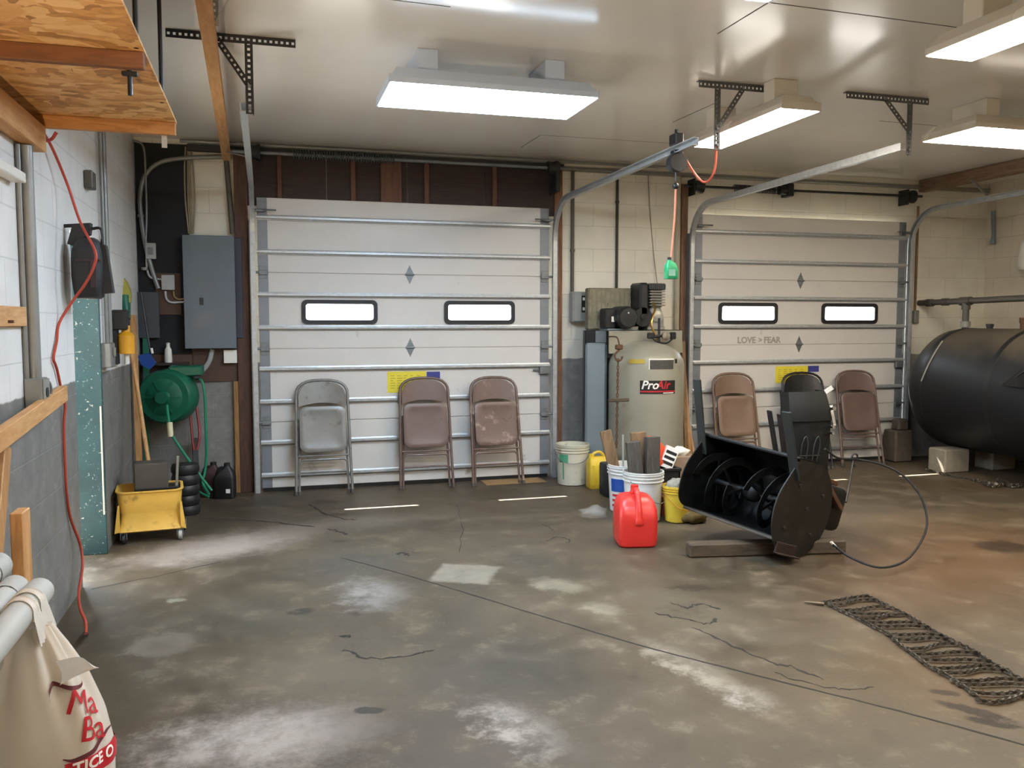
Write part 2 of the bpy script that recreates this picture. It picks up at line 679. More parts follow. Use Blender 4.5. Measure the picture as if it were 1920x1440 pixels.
# clear plastic film
t = NT('clear_plastic_film')
tr = t.new('ShaderNodeBsdfTransparent')
gl = t.new('ShaderNodeBsdfPrincipled')
gl.inputs['Base Color'].default_value = (0.75, 0.75, 0.72, 1)
gl.inputs['Roughness'].default_value = 0.2
mx = t.new('ShaderNodeMixShader')
mx.inputs[0].default_value = 0.12
t.link(tr.outputs[0], mx.inputs[1])
t.link(gl.outputs[0], mx.inputs[2])
t.link(mx.outputs[0], t.n['Material Output'].inputs['Surface'])
m_film = t.mat

# thin translucent white bag plastic
t = NT('thin_white_bag_plastic')
t.b.inputs['Base Color'].default_value = lin('#d9d2c6')
t.b.inputs['Roughness'].default_value = 0.4
tl = t.new('ShaderNodeBsdfTranslucent')
tl.inputs['Color'].default_value = lin('#d6cdbd')
mx = t.new('ShaderNodeMixShader')
mx.inputs[0].default_value = 0.3
t.link(t.b.outputs[0], mx.inputs[1])
t.link(tl.outputs[0], mx.inputs[2])
t.link(mx.outputs[0], t.n['Material Output'].inputs['Surface'])
m_bag = t.mat

# ceiling: semi gloss white panels
t = NT('glossy_ceiling_panel')
geo = t.new('ShaderNodeNewGeometry')
n1 = t.noise(geo.outputs['Position'], 0.9, 5, 0.6)
n2 = t.noise(geo.outputs['Position'], 3.0, 5)
w = lin('#efede8')
b_ = t.ramp(n1.outputs['Fac'], [(0.3, mul(w, 0.94)), (0.7, mul(w, 1.02))]).outputs['Color']
t.link(b_, t.b.inputs['Base Color'])
t.link(t.maprange(n1.outputs['Fac'], 0.3, 0.7, 0.15, 0.22), t.b.inputs['Roughness'])
t.b.inputs['Specular IOR Level'].default_value = 1.0
t.b.inputs['Metallic'].default_value = 0.0
m_ceil = t.mat

# concrete floor with stains and some painted-in light
t = NT('stained_concrete_floor')
geo = t.new('ShaderNodeNewGeometry')
P = geo.outputs['Position']
nA = t.noise(P, 0.8, 6, 0.6, 0.3)
nB = t.noise(P, 3.5, 8, 0.65)
nC = t.noise(P, 40, 6, 0.7)
nD = t.noise(P, 7.0, 10, 0.75)
def q(r, g, b):
    return (r/255.0, g/255.0, b/255.0)


base = t.ramp(nA.outputs['Fac'], [(0.3, lin(q(63, 55, 43))), (0.5, lin(q(78, 68, 54))), (0.72, lin(q(93, 82, 66)))]).outputs['Color']
base = t.mix(t.maprange(nB.outputs['Fac'], 0.48, 0.72, 0, 0.55), base, lin(q(116, 104, 86)))
base = t.mix(t.maprange(nB.outputs['Fac'], 0.25, 0.45, 0.45, 0), base, lin(q(48, 43, 36)))
# offset position by noise for ragged stain edges
vs_ = t.new('ShaderNodeVectorMath', operation='SUBTRACT')
t.link(nD.outputs['Color'], vs_.inputs[0])
vs_.inputs[1].default_value = (0.5, 0.5, 0.5)


def stain_light(base, cx, cy, rx, ry, rot, col, amt, edge=0.5, jag=0.5, sq=False, speck=0.0):
    sc = t.new('ShaderNodeVectorMath', operation='SCALE')
    t.link(vs_.outputs[0], sc.inputs[0])
    sc.inputs['Scale'].default_value = jag
    ad = t.new('ShaderNodeVectorMath', operation='ADD')
    t.link(P, ad.inputs[0])
    t.link(sc.outputs[0], ad.inputs[1])
    mp = t.new('ShaderNodeMapping', vector_type='TEXTURE')
    mp.inputs['Location'].default_value = (cx, cy, 0)
    mp.inputs['Rotation'].default_value = (0, 0, R(rot))
    mp.inputs['Scale'].default_value = (rx, ry, 1000)
    t.link(ad.outputs[0], mp.inputs['Vector'])
    if sq:
        sp = t.new('ShaderNodeSeparateXYZ')
        t.link(mp.outputs[0], sp.inputs[0])
        L = t.math('MAXIMUM', t.math('ABSOLUTE', sp.outputs[0]), t.math('ABSOLUTE', sp.outputs[1]))
    else:
        ln = t.new('ShaderNodeVectorMath', operation='LENGTH')
        t.link(mp.outputs[0], ln.inputs[0])
        L = ln.outputs['Value']
    f = t.maprange(L, 1.0-edge, 1.0, amt, 0.0)
    if speck:
        f = t.math('MULTIPLY', f, t.maprange(nD.outputs['Fac'], 0.42, 0.62, 1-speck, 1.0))
    return t.mix(f, base, lin(col))


def stain_light_px(base, x, y, x2, y2, dpt, col, amt, **k):
    a, b = aZ(x, y), aZ(x2, y2)
    c = (a+b)/2
    d = b-a
    return stain_light(base, c.x, c.y, max(d.length/2, 0.02), dpt, math.degrees(math.atan2(d.y, d.x)), col, amt, **k)


# broad worn and rusty zones, with some light painted in
base = stain_light_px(base, 1500, 1250, 1960, 950, 1.0, q(98, 70, 42), 0.6, edge=0.9, jag=0.8)  # rust stain, with warm lamplight painted in as orange
base = stain_light_px(base, 1600, 1180, 1960, 1400, 0.35, q(98, 72, 46), 0.5, edge=0.8, jag=0.6)  # same mix of rust stain and painted warm light
base = stain_light_px(base, 1250, 1330, 1960, 1250, 0.7, q(92, 76, 54), 0.4, edge=0.9, jag=0.6)
base = stain_light_px(base, 160, 1075, 620, 985, 0.45, q(168, 156, 147), 0.7, edge=0.9, jag=0.6)  # pool of daylight from the side doorway, painted pale
base = stain_light_px(base, 420, 1000, 900, 960, 0.3, q(128, 118, 106), 0.45, edge=0.9, jag=0.6, speck=0.4)
base = stain_light_px(base, 560, 1100, 760, 1020, 0.5, q(72, 70, 66), 0.5, edge=0.9, jag=0.6)
base = stain_light_px(base, 800, 1200, 1200, 1330, 0.5, q(62, 57, 48), 0.6, edge=0.9, jag=0.5)
base = stain_light_px(base, 300, 1130, 620, 1180, 0.5, q(78, 73, 62), 0.5, edge=0.9, jag=0.5)
base = stain_light_px(base, 300, 1300, 760, 1240, 0.5, q(118, 107, 92), 0.5, edge=0.9, jag=0.6, speck=0.4)
base = stain_light_px(base, 1080, 1060, 1500, 1230, 0.35, q(96, 88, 74), 0.5, edge=0.9, jag=0.5)
base = stain_light_px(base, 900, 1000, 1150, 1120, 0.4, q(70, 65, 57), 0.5, edge=0.9, jag=0.5)
# pale mineral bloom
base = stain_light_px(base, 140, 1425, 780, 1350, 0.34, q(172, 162, 155), 0.85, edge=0.9, jag=0.6, speck=0.45)
base = stain_light_px(base, 860, 1300, 1100, 1440, 0.17, q(160, 152, 143), 0.8, edge=0.8, jag=0.5, speck=0.75)
base = stain_light_px(base, 610, 1120, 780, 1100, 0.4, q(146, 142, 137), 0.75, edge=0.8, jag=0.5, speck=0.5)
base = stain_light_px(base, 1170, 1180, 1470, 1345, 0.13, q(156, 147, 131), 0.75, edge=0.8, jag=0.35, speck=0.6)
base = stain_light_px(base, 1330, 1300, 1480, 1320, 0.16, q(156, 150, 140), 0.7, edge=0.85, jag=0.4, speck=0.8)
base = stain_light_px(base, 980, 1085, 1115, 1110, 0.14, q(142, 135, 117), 0.7, edge=0.6, jag=0.3, speck=0.35)
base = stain_light_px(base, 1085, 1130, 1175, 1150, 0.11, q(142, 135, 117), 0.6, edge=0.7, jag=0.3, speck=0.3)
base = stain_light_px(base, 225, 1225, 380, 1190, 0.19, q(122, 113, 101), 0.65, edge=0.4, jag=0.3, speck=0.3)
base = stain_light_px(base, 235, 1270, 310, 1262, 0.07, q(132, 124, 108), 0.5, edge=0.6, jag=0.25, speck=0.5)
base = stain_light_px(base, 305, 1128, 352, 1124, 0.05, q(150, 147, 128), 0.6, edge=0.6, jag=0.15)
# repaired patch, almost square
base = stain_light_px(base, 812, 1072, 932, 1078, 0.2, q(134, 127, 113), 0.85, edge=0.2, jag=0.12, sq=True, speck=0.25)
# dark oil and water stains
base = stain_light_px(base, 530, 1150, 592, 1145, 0.065, q(40, 37, 32), 0.75, edge=0.5, jag=0.15)
base = stain_light_px(base, 655, 1153, 678, 1150, 0.05, q(40, 37, 32), 0.6, edge=0.6, jag=0.15)
base = stain_light_px(base, 658, 1334, 726, 1329, 0.032, q(46, 42, 36), 0.85, edge=0.25, jag=0.1)
base = stain_light_px(base, 575, 945, 640, 938, 0.12, q(46, 38, 28), 0.75, edge=0.5, jag=0.3)
base = stain_light_px(base, 600, 968, 660, 962, 0.08, q(48, 40, 31), 0.65, edge=0.5, jag=0.3)
base = stain_light_px(base, 623, 1018, 650, 1012, 0.06, q(48, 39, 31), 0.7, edge=0.5, jag=0.2)
base = stain_light_px(base, 750, 1035, 790, 1030, 0.1, q(52, 47, 41), 0.6, edge=0.6, jag=0.3)
base = stain_light_px(base, 745, 1300, 900, 1230, 0.2, q(62, 56, 48), 0.4, edge=0.8, jag=0.4)
base = stain_light_px(base, 1230, 1100, 1350, 1103, 0.06, q(46, 40, 32), 0.7, edge=0.5, jag=0.35)
base = stain_light_px(base, 1225, 1150, 1350, 1135, 0.12, q(46, 40, 32), 0.65, edge=0.6, jag=0.45, speck=0.8)
base = stain_light_px(base, 1820, 1015, 1940, 1035, 0.22, q(46, 33, 21), 0.85, edge=0.4, jag=0.3)
base = stain_light_px(base, 1736, 1296, 1805, 1301, 0.038, q(48, 36, 25), 0.9, edge=0.3, jag=0.1)
base = stain_light_px(base, 1738, 1310, 1935, 1362, 0.045, q(38, 28, 19), 0.95, edge=0.4, jag=0.12)
base = stain_light_px(base, 1800, 1345, 1935, 1366, 0.045, q(38, 28, 19), 0.95, edge=0.4, jag=0.1)
base = stain_light_px(base, 270, 1405, 330, 1392, 0.06, q(66, 58, 49), 0.5, edge=0.7, jag=0.3)
base = stain_light_px(base, 1100, 1060, 1240, 1050, 0.3, q(68, 62, 51), 0.45, edge=0.8, jag=0.4)
base = stain_light_px(base, 860, 930, 1130, 925, 0.3, q(60, 53, 40), 0.55, edge=0.8, jag=0.5)
base = stain_light_px(base, 330, 975, 560, 950, 0.25, q(58, 51, 36), 0.55, edge=0.8, jag=0.5)
base = stain_light_px(base, 1640, 905, 1930, 915, 0.45, q(70, 52, 29), 0.55, edge=0.8, jag=0.5)
base = stain_light_px(base, 1590, 985, 1760, 960, 0.3, q(110, 93, 74), 0.5, edge=0.9, jag=0.5)
base = t.mix(t.maprange(nD.outputs['Fac'], 0.52, 0.72, 0, 0.4), base, lin(q(126, 115, 98)))
base = t.mix(t.maprange(nD.outputs['Fac'], 0.28, 0.46, 0.4, 0), base, lin(q(52, 45, 36)))
base = t.mix(t.maprange(nC.outputs['Fac'], 0.66, 0.8, 0, 0.5), base, lin(q(44, 39, 32)))
base = t.mix(t.maprange(nC.outputs['Fac'], 0.2, 0.34, 0.4, 0.0), base, lin(q(130, 122, 108)))
t.link(base, t.b.inputs['Base Color'])
t.link(t.maprange(nB.outputs['Fac'], 0.3, 0.7, 0.42, 0.62), t.b.inputs['Roughness'])
t.b.inputs['Specular IOR Level'].default_value = 0.28
t.bump(t.math('ADD', nC.outputs['Fac'], t.math('MULTIPLY', nB.outputs['Fac'], 0.7)), 0.12, 0.006)
m_floor = t.mat
m_crack = mat('dark_crack', '#2a2621', 0.9, 0, 0.2)
m_wallb = block_wall('painted_block_back', 'X', '#dcd8c9', '#807e7a', 1.14)
m_walll = block_wall('painted_block_left', 'Y', '#d9d7d3', '#767470', 1.17)
m_wallr = block_wall('painted_block_right', 'Y', '#d6ccba', '#8b8376', 1.0)
m_plain = mat('plain_painted_wall', '#c4beb0', 0.6, 0, 0.06, 2)
m_grnd = mat('outdoor_gravel', '#a5a29b', 0.9, 0, 0.15, 3)
# ------------------------------------------------------------------ room shell
XL, XR, YB, YF, ZC = -1.02, 7.80, 7.82, -3.0, 3.03
D1 = (-0.05, 2.60)
D2 = (4.13, 6.655)
DY = 7.75          # front face of the overhead doors
OP = (5.22, 5.96, 2.0)   # doorway in the left wall


def struct(mb, name, m, **k):
    return build(mb, name, m, kind='structure', **k)


b = MB()
b.box((XL-0.3, YF-0.2, -0.15), (XR+0.3, YB+0.3, 0))
floor = struct(b, 'floor', m_floor)
b = MB()
b.box((-40, -40, -0.35), (40, 40, -0.16))
struct(b, 'ground', m_grnd)
b = MB()
b.box((XL-0.3, YF-0.2, ZC), (XR+0.3, YB+0.3, ZC+0.15))
ceiling = struct(b, 'ceiling', m_ceil)
b = MB()
HY = YB+0.2
b.box((XL-0.2, YB, 0), (D1[0]+0.07, HY, ZC))
b.box((D1[0]+0.07, YB, 2.5), (D1[1]-0.07, HY, ZC))
b.box((D1[1]-0.07, YB, 0), (D2[0]+0.07, HY, ZC))
b.box((D2[0]+0.07, YB, 2.5), (D2[1]-0.07, HY, ZC))
b.box((D2[1]-0.07, YB, 0), (XR+0.2, HY, ZC))
struct(b, 'wall_back', m_wallb)
b = MB()
b.box((XL-0.2, YF, 0), (XL, OP[0], ZC))
b.box((XL-0.2, OP[0], OP[2]), (XL, OP[1], ZC))
b.box((XL-0.2, OP[1], 0), (XL, YB, ZC))
struct(b, 'wall_left', m_walll)
b = MB()
b.box((XR, YF, 0), (XR+0.2, YB, ZC))
struct(b, 'wall_right', m_wallr)
b = MB()
b.box((XL-0.2, YF-0.2, 0), (XR+0.2, YF, ZC))
struct(b, 'wall_front', m_plain)

b = MB()
b.box((-5.0, 4.75, -0.16), (-1.23, 4.85, 3.2))  # unseen screen, added to keep skylight off the teal jamb
struct(b, 'wall_sky_blocker', mat('dark_blocker_brown', '#4a4037', 0.8, 0, 0.2, 4))
# jamb of the side doorway
b = MB()
b.box((XL-0.2, OP[1]-0.025, 0.0), (XL+0.012, OP[1]+0.002, OP[2]), 0.004)
jamb = struct(b, 'door_3', m_teal, label='chipped teal painted jamb of the side doorway', cat='door jamb')
b = MB()
b.box((XL-0.004, OP[1]-0.034, 0.26), (XL+0.006, OP[1]-0.024, 0.96), 0.002)  # pale strip painted as the streak of sunlight on the jamb edge
build(b, 'sun_streak_strip', mat('painted_sun_streak', '#c9c2b0', 0.5), jamb)

# seams of the ceiling panels
def flat_strip(pts, w, z, up=False, jag=0.0):
    mb = MB()
    pts = [V(p) for p in pts]
    L, Rr = [], []
    for i, p in enumerate(pts):
        d = (pts[min(i+1, len(pts)-1)]-pts[max(i-1, 0)]).normalized()
        n = V((-d.y, d.x, 0))
        ww = w*(1+random.uniform(-jag, jag))/2
        if jag and i in (0, len(pts)-1):
            ww *= 0.2
        L.append((p.x+n.x*ww, p.y+n.y*ww, z))
        Rr.append((p.x-n.x*ww, p.y-n.y*ww, z))
    h = 0.0006
    for i in range(len(pts)-1):
        a, bb, c, d = L[i], L[i+1], Rr[i+1], Rr[i]
        mb.add([a, bb, c, d]+[(q[0], q[1], z+h) for q in (a, bb, c, d)], [(0, 1, 2, 3), (7, 6, 5, 4), (0, 4, 5, 1), (2, 6, 7, 3)])
    return mb


m_seam = mat('ceiling_seam', '#4b4a48', 0.8)
for pts in ([(2.2, 7.33, 0), (2.21, 6.82, 0)], [(2.21, 6.81, 0), (3.4, 6.81, 0)], [(2.35, 4.19, 0), (2.37, 3.0, 0)], [(2.37, 3.72, 0), (4.4, 3.78, 0)],
            [(3.05, 6.1, 0), (3.07, 5.5, 0)], [(-0.3, 4.15, 0), (0.9, 4.2, 0)], [(4.55, 5.62, 0), (6.2, 5.66, 0)]):
    build(flat_strip(pts, 0.008, ZC-0.0008), 'panel_seam', m_seam, ceiling)

# cracks and saw cut joint of the floor
def crack(px, w, jag=0.5, k=6, wob=0.012, name='crack'):
    pts = [aZ(x, y) for x, y in px]
    sp = smooth_path(pts, k)
    sp = [p+V((random.uniform(-wob, wob), random.uniform(-wob, wob), 0)) for p in sp]
    return build(flat_strip(sp, w, 0.0006, jag=jag), name, m_crack, floor)


crack([(640, 1046), (760, 1078), (900, 1120), (1040, 1163), (1200, 1210), (1400, 1262), (1600, 1312), (1780, 1358), (1960, 1408)], 0.011, 0.2, 8, 0.002, 'saw_cut_joint')
crack([(370, 972), (440, 974), (520, 980), (590, 988)], 0.02, 0.7)
crack([(580, 945), (605, 962), (640, 972), (668, 975)], 0.016, 0.7)
crack([(615, 992), (640, 998), (650, 1003)], 0.02, 0.6)
crack([(170, 1105), (230, 1092), (310, 1077), (420, 1052)], 0.005, 0.6)
crack([(640, 1218), (665, 1222), (672, 1232), (720, 1235), (770, 1228), (815, 1219)], 0.012, 0.6)
crack([(635, 1192), (660, 1195)], 0.02, 0.5)
crack([(855, 945), (866, 985), (862, 1040)], 0.005, 0.6)
crack([(1300, 1178), (1360, 1205), (1440, 1240), (1490, 1252), (1545, 1275)], 0.012, 0.7)
crack([(1450, 1262), (1530, 1285), (1590, 1292), (1640, 1290)], 0.006, 0.6)
crack([(1255, 1130), (1290, 1140), (1310, 1133), (1350, 1142)], 0.014, 0.8)
crack([(1230, 1150), (1290, 1162), (1330, 1170), (1345, 1160)], 0.012, 0.8)
crack([(1025, 1015), (1045, 1007), (1068, 1012), (1060, 1019)], 0.01, 0.6)
crack([(1015, 983), (1030, 988), (1037, 996)], 0.008, 0.6)
crack([(745, 1040), (757, 1036), (765, 1043)], 0.02, 0.5)

# boards and timber round the first overhead door
b = MB()
for i in range(4):
    b.box((D1[0]-0.12+i*0.72, YB-0.018, 2.50), (D1[0]-0.12+(i+1)*0.72-0.006, YB, 2.965))
trim1 = struct(b, 'trim_1', m_brownx)
m_stud = wood('brown_stud', '#6d4a39', '#4d3226', 0.7, 'Z')
for x0, x1 in ((520, 528), (658, 667), (714, 753), (796, 805), (924, 932)):
    p, q = aY(x0, 340, YB-0.05), aY(x1, 340, YB-0.05)
    b = MB()
    b.box((p.x, YB-0.05, 2.52), (q.x, YB-0.018, 2.93), 0.003)
    build(b, 'stud', m_stud, trim1)
b = MB()
b.box((-0.60, YB-0.075, 2.93), (2.75, YB-0.02, 2.985), 0.003)
struct(b, 'trim_2', mat('dark_top_plate', '#34312f', 0.7))
b = MB()
b.box((-0.235, YB-0.05, 0.0), (-0.125, YB, 2.93), 0.003)
struct(b, 'trim_3', m_brownw)
b = MB()
b.box((2.67, YB-0.045, 0.0), (2.745, YB, 2.93), 0.003)
struct(b, 'trim_4', wood('brown_door_casing', '#8a5f42', '#5d3d28', 0.65, 'Z'))
b = MB()
b.box((4.00, YB-0.045, 0.0), (4.07, YB, 2.86), 0.003)
struct(b, 'trim_5', wood('brown_door_casing_2', '#80604a', '#5a4130', 0.65, 'Z'))
b = MB()
b.box((6.86, 4.2, 2.90), (6.94, YB-0.001, 3.028), 0.003)
struct(b, 'trim_6', wood('rusty_brown_ledger', '#8f7560', '#6d523d', 0.65, 'Y'))
b = MB()
b.box((2.75, YB-0.03, 2.93), (XR, YB-0.001, 2.975), 0.003)
struct(b, 'trim_7', mat('painted_ceiling_batten', '#8d887c', 0.6))

# ------------------------------------------------------------------ overhead doors
STRUT = (0.146, 0.435, 0.795, 1.083, 1.444, 1.732, 2.10, 2.394)
SEC = (0.03, 0.615, 1.262, 1.922, 2.567)


def overhead_door(n, D, wins, hx, label):
    x0, x1 = D
    root = thing('door_%d' % n, label, 'garage door', ((x0+x1)/2, DY, 0), kind='structure')
    p0, p1 = x0+0.045, x1-0.045
    for i in range(4):
        z0, z1 = SEC[i]+0.002, SEC[i+1]-0.002
        b = MB()
        Y0, Y1 = DY, DY+0.034
        if i == 2:
            wz0, wz1 = 1.505, 1.66
            b.box((p0, Y0, z0), (p1, Y1, wz0))
            b.box((p0, Y0, wz1), (p1, Y1, z1))
            e = p0
            for a, c in wins:
                b.box((e, Y0, wz0), (a+0.03, Y1, wz1))
                e = c-0.03
            b.box((e, Y0, wz0), (p1, Y1, wz1))
        else:
            b.box((p0, Y0, z0), (p1, Y1, z1), 0.004)
        if i:
            b.box((p0+0.002, Y0+0.012, z0-0.012), (p1-0.002, Y1-0.004, z0+0.003))
        build(b, 'door_section', m_door, root)
    b = MB()
    b.box((p0-0.04, DY+0.006, 0.0), (p1+0.04, DY+0.03, 0.036))
    build(b, 'bottom_seal', m_blackr, root)
    for xa, xb in ((x0, x0+0.085), (x1-0.085, x1)):
        b = MB()
        for i in range(4):
            b.box((xa, DY-0.006, SEC[i]+0.004), (xb, DY+0.001, SEC[i+1]-0.004), 0.001)
        build(b, 'end_stile', m_stile, root)
    for z in STRUT:
        b = MB()
        prof = [(0.0, -0.032), (-0.008, -0.032), (-0.012, -0.014), (-0.034, -0.012), (-0.034, 0.012), (-0.012, 0.014), (-0.008, 0.032), (0.0, 0.032)]
        M_ = Matrix(((0, 0, 1, x0-0.005), (1, 0, 0, DY-0.006), (0, 0.72, 0, z), (0, 0, 0, 1)))
        b.prism(prof, 0, x1-x0+0.01, M_)
        build(b, 'strut', m_galv, root)
    for (a, c) in wins:
        w, h = c-a, 0.215
        b = MB()
        M_ = mat4(V((1, 0, 0)), V((0, 0, 1)), V((0, -1, 0)), V(((a+c)/2, DY+0.001, 1.5825)))
        b.ring(rrect(w, h, 0.045), rrect(w-0.075, h-0.075, 0.022), 0, 0.016, M_)
        f = build(b, 'window', m_frameb, root)
        b = MB()
        b.box((a+0.03, DY+0.012, 1.503), (c-0.03, DY+0.016, 1.662))
        build(b, 'pane', m_glass, f)
    for z in (1.262, 1.922):
        b = MB()
        M_ = mat4(V((1, 0, 0)), V((0, 0, 1)), V((0, -1, 0)), V((hx, DY, z)))
        b.prism([(0, -0.085), (0.034, -0.012), (0.034, 0.012), (0, 0.085), (-0.034, 0.012), (-0.034, -0.012)], 0, 0.005, M_)
        b.cyl((hx-0.04, DY-0.01, z), (hx+0.04, DY-0.01, z), 0.009, n=10)
        for s in (-1, 1):
            b.cyl((hx, DY-0.011, z+s*0.05), (hx, DY-0.004, z+s*0.05), 0.008, n=8)
        build(b, 'centre_hinge', m_galvd, root)
    for z in (0.615, 1.262, 1.922):
        for sx, xe in ((1, x0), (-1, x1)):
            b = MB()
            b.box((xe+sx*0.012, DY-0.012, z-0.055), (xe+sx*0.075, DY-0.004, z+0.055), 0.002)
            b.cyl((xe-sx*0.03, DY-0.025, z), (xe+sx*0.085, DY-0.025, z), 0.011, n=10)
            b.box((xe+sx*0.01, DY-0.035, z-0.02), (xe+sx*0.08, DY-0.012, z+0.02), 0.002)
            build(b, 'roller_hinge', m_galvd, root)
    for sx, xe in ((1, x0), (-1, x1)):
        b = MB()
        b.box((xe+sx*0.005, DY-0.012, 2.41), (xe+sx*0.07, DY-0.004, 2.53), 0.002)
        b.box((xe-sx*0.01, DY-0.09, 2.435), (xe+sx*0.06, DY-0.012, 2.447), 0.002)
        b.cyl((xe-sx*0.03, DY-0.075, 2.45), (xe+sx*0.16, DY-0.075, 2.45), 0.007, n=8)
        build(b, 'top_bracket', m_galvd, root)
    return root


door1 = overhead_door(1, D1, ((0.31, 0.975), (1.585, 2.262)), 1.27, 'pale sectional overhead door below the brown timber header, between electric panel and compressor')
door2 = overhead_door(2, D2, ((4.41, 5.092), (5.622, 6.318)), 5.36, 'sectional overhead door with grey stencilled words, between compressor and black oil tank')
b = MB()
p = aY(1020, 706, DY-0.02)
b.box((2.50, DY-0.045, 1.0), (2.60, DY-0.006, 1.07), 0.004)
b.box((2.44, DY-0.03, 1.03), (2.52, DY-0.01, 1.045), 0.003)
build(b, 'slide_lock', m_galvd, door1)
b = MB()
b.box((6.55, DY-0.045, 1.0), (6.65, DY-0.006, 1.07), 0.004)
build(b, 'slide_lock', m_galvd, door2)

# stickers and writing on the doors
def sticker(a, c, door, col, name, lines=True):
    p, q = aY(a[0], a[1], DY), aY(c[0], c[1], DY)
    b = MB()
    b.box((p.x, DY-0.0015, q.z), (q.x, DY-0.0001, p.z))
    s = build(b, name, col, door)
    if lines:
        b = MB()
        n = 6
        for i in range(n):
            z = p.z-(p.z-q.z)*(0.2+0.7*i/n)
            for k in range(5):
                xa = p.x+(q.x-p.x)*(0.08+0.17*k)
                b.box((xa, DY-0.0022, z-0.003), (xa+(q.x-p.x)*random.uniform(0.06, 0.15), DY-0.0016, z+0.003))
        build(b, 'lettering', mat('sticker_print_%s' % name, '#a89a2c', 0.5), s)
    return s


sticker((726, 697), (799, 735), door1, m_yel_st, 'warning_sticker')
sticker((800, 697), (825, 709), door1, m_blu_st, 'blue_sticker', False)
sticker((1454, 687), (1514, 717), door2, m_yel_st, 'warning_sticker')
sticker((1515, 686), (1535, 697), door2, m_blu_st, 'blue_sticker', False)
p = aY(1419, 638, DY)
b = MB()
b.text('LOVE', 0.088, mat4(V((1, 0, 0)), V((0, 0, 1)), V((0, -1, 0)), V((4.74, DY-0.001, 1.305))), 0.0006, bold=0.003)
b.text('>', 0.075, mat4(V((1, 0, 0)), V((0, 0, 1)), V((0, -1, 0)), V((4.90, DY-0.001, 1.305))), 0.0006, bold=0.003)
b.text('FEAR', 0.088, mat4(V((1, 0, 0)), V((0, 0, 1)), V((0, -1, 0)), V((5.04, DY-0.001, 1.305))), 0.0006, bold=0.003)
build(b, 'lettering', m_greyink, door2)

# ------------------------------------------------------------------ door tracks
def sweep(b, path, side, prof):
    """profile (u along side, v along the in-plane normal) swept along a path"""
    rings = []
    N = len(path)
    for i in range(N):
        d = (path[min(i+1, N-1)]-path[max(i-1, 0)]).normalized()
        nn = side.cross(d).normalized()
        rings.append([path[i]+side*u+nn*v for u, v in prof])
    b.loft(rings)


def track(x, sx, yend, zend, zc, label, m=None):
    """sx: +1 opens towards +X"""
    m = m or m_galv
    root = thing('door_track', label, 'garage door track', (x, DY, 0), group='overhead door tracks')
    prof = [(0.02, -0.025), (-0.02, -0.025), (-0.02, 0.025), (0.02, 0.025), (0.02, 0.019), (-0.014, 0.019), (-0.014, -0.019), (0.02, -0.019)]
    prof = [(u*sx, v) for u, v in prof]
    rr = 0.36
    b = MB()
    yv = DY-0.03
    path = [V((x, yv, 0.0)), V((x, yv, 1.2)), V((x, yv, zc-rr))]
    sweep(b, path, V((1, 0, 0)), prof)
    build(b, 'vertical_rail', m, root)
    b = MB()
    path = [V((x, yv-rr+rr*math.cos(R(a)), zc-rr+rr*math.sin(R(a)))) for a in range(0, 91, 10)]
    sweep(b, path, V((1, 0, 0)), prof)
    build(b, 'curved_rail', m, root)
    b = MB()
    path = [V((x, yv-rr, zc)), V((x, (yv-rr+yend)/2, (zc+zend)/2)), V((x, yend, zend))]
    sweep(b, path, V((1, 0, 0)), prof)
    build(b, 'horizontal_rail', m, root)
    # wall angle that carries the vertical rail
    b = MB()
    b.box((x-sx*0.024, DY-0.05, 0.0), (x-sx*0.029, YB, zc-rr+0.1))
    b.box((x-sx*0.024, YB-0.008, 0.0), (x-sx*0.075, YB-0.001, zc-rr+0.1))
    build(b, 'wall_angle', m_galvd, root)
    return root


track(-0.088, 1, 4.94, 2.66, 2.63, 'left rail of the first overhead door, running back from brown post')
track(2.648, -1, 4.97, 2.64, 2.62, 'right rail of the first overhead door, sweeping over the air compressor')
track(4.085, 1, 4.81, 2.655, 2.63, 'left rail of the stencilled overhead door, rising to right ceiling bracket')
track(6.70, -1, 4.6, 2.69, 2.67, 'right rail of the stencilled overhead door, above the oil tank')


# ------------------------------------------------------------------ punched angle brackets
def perf(b, p0, p1, w, nrm, th=0.004, pitch=0.028, flange=0.035):
    """perforated flat with real holes plus a plain flange along its upper edge"""
    p0, p1, nrm = V(p0), V(p1), V(nrm).normalized()
    L = (p1-p0).length
    z = (p1-p0).normalized()
    y = nrm
    x = y.cross(z).normalized()
    M_ = mat4(x, y, z, p0)
    n = max(1, int(L/pitch))
    pt = L/n
    hw = w*0.17
    b.box((-w/2, -th/2, 0), (-hw, th/2, L), 0, M_)
    b.box((hw, -th/2, 0), (w/2, th/2, L), 0, M_)
    for i in range(n+1):
        za = max(0, i*pt-pt*0.26)
        zb = min(L, i*pt+pt*0.26)
        b.box((-hw, -th/2, za), (hw, th/2, zb), 0, M_)
    if flange:
        b.box((-w/2, th/2, 0), (-w/2+th, th/2+flange, L), 0, M_)


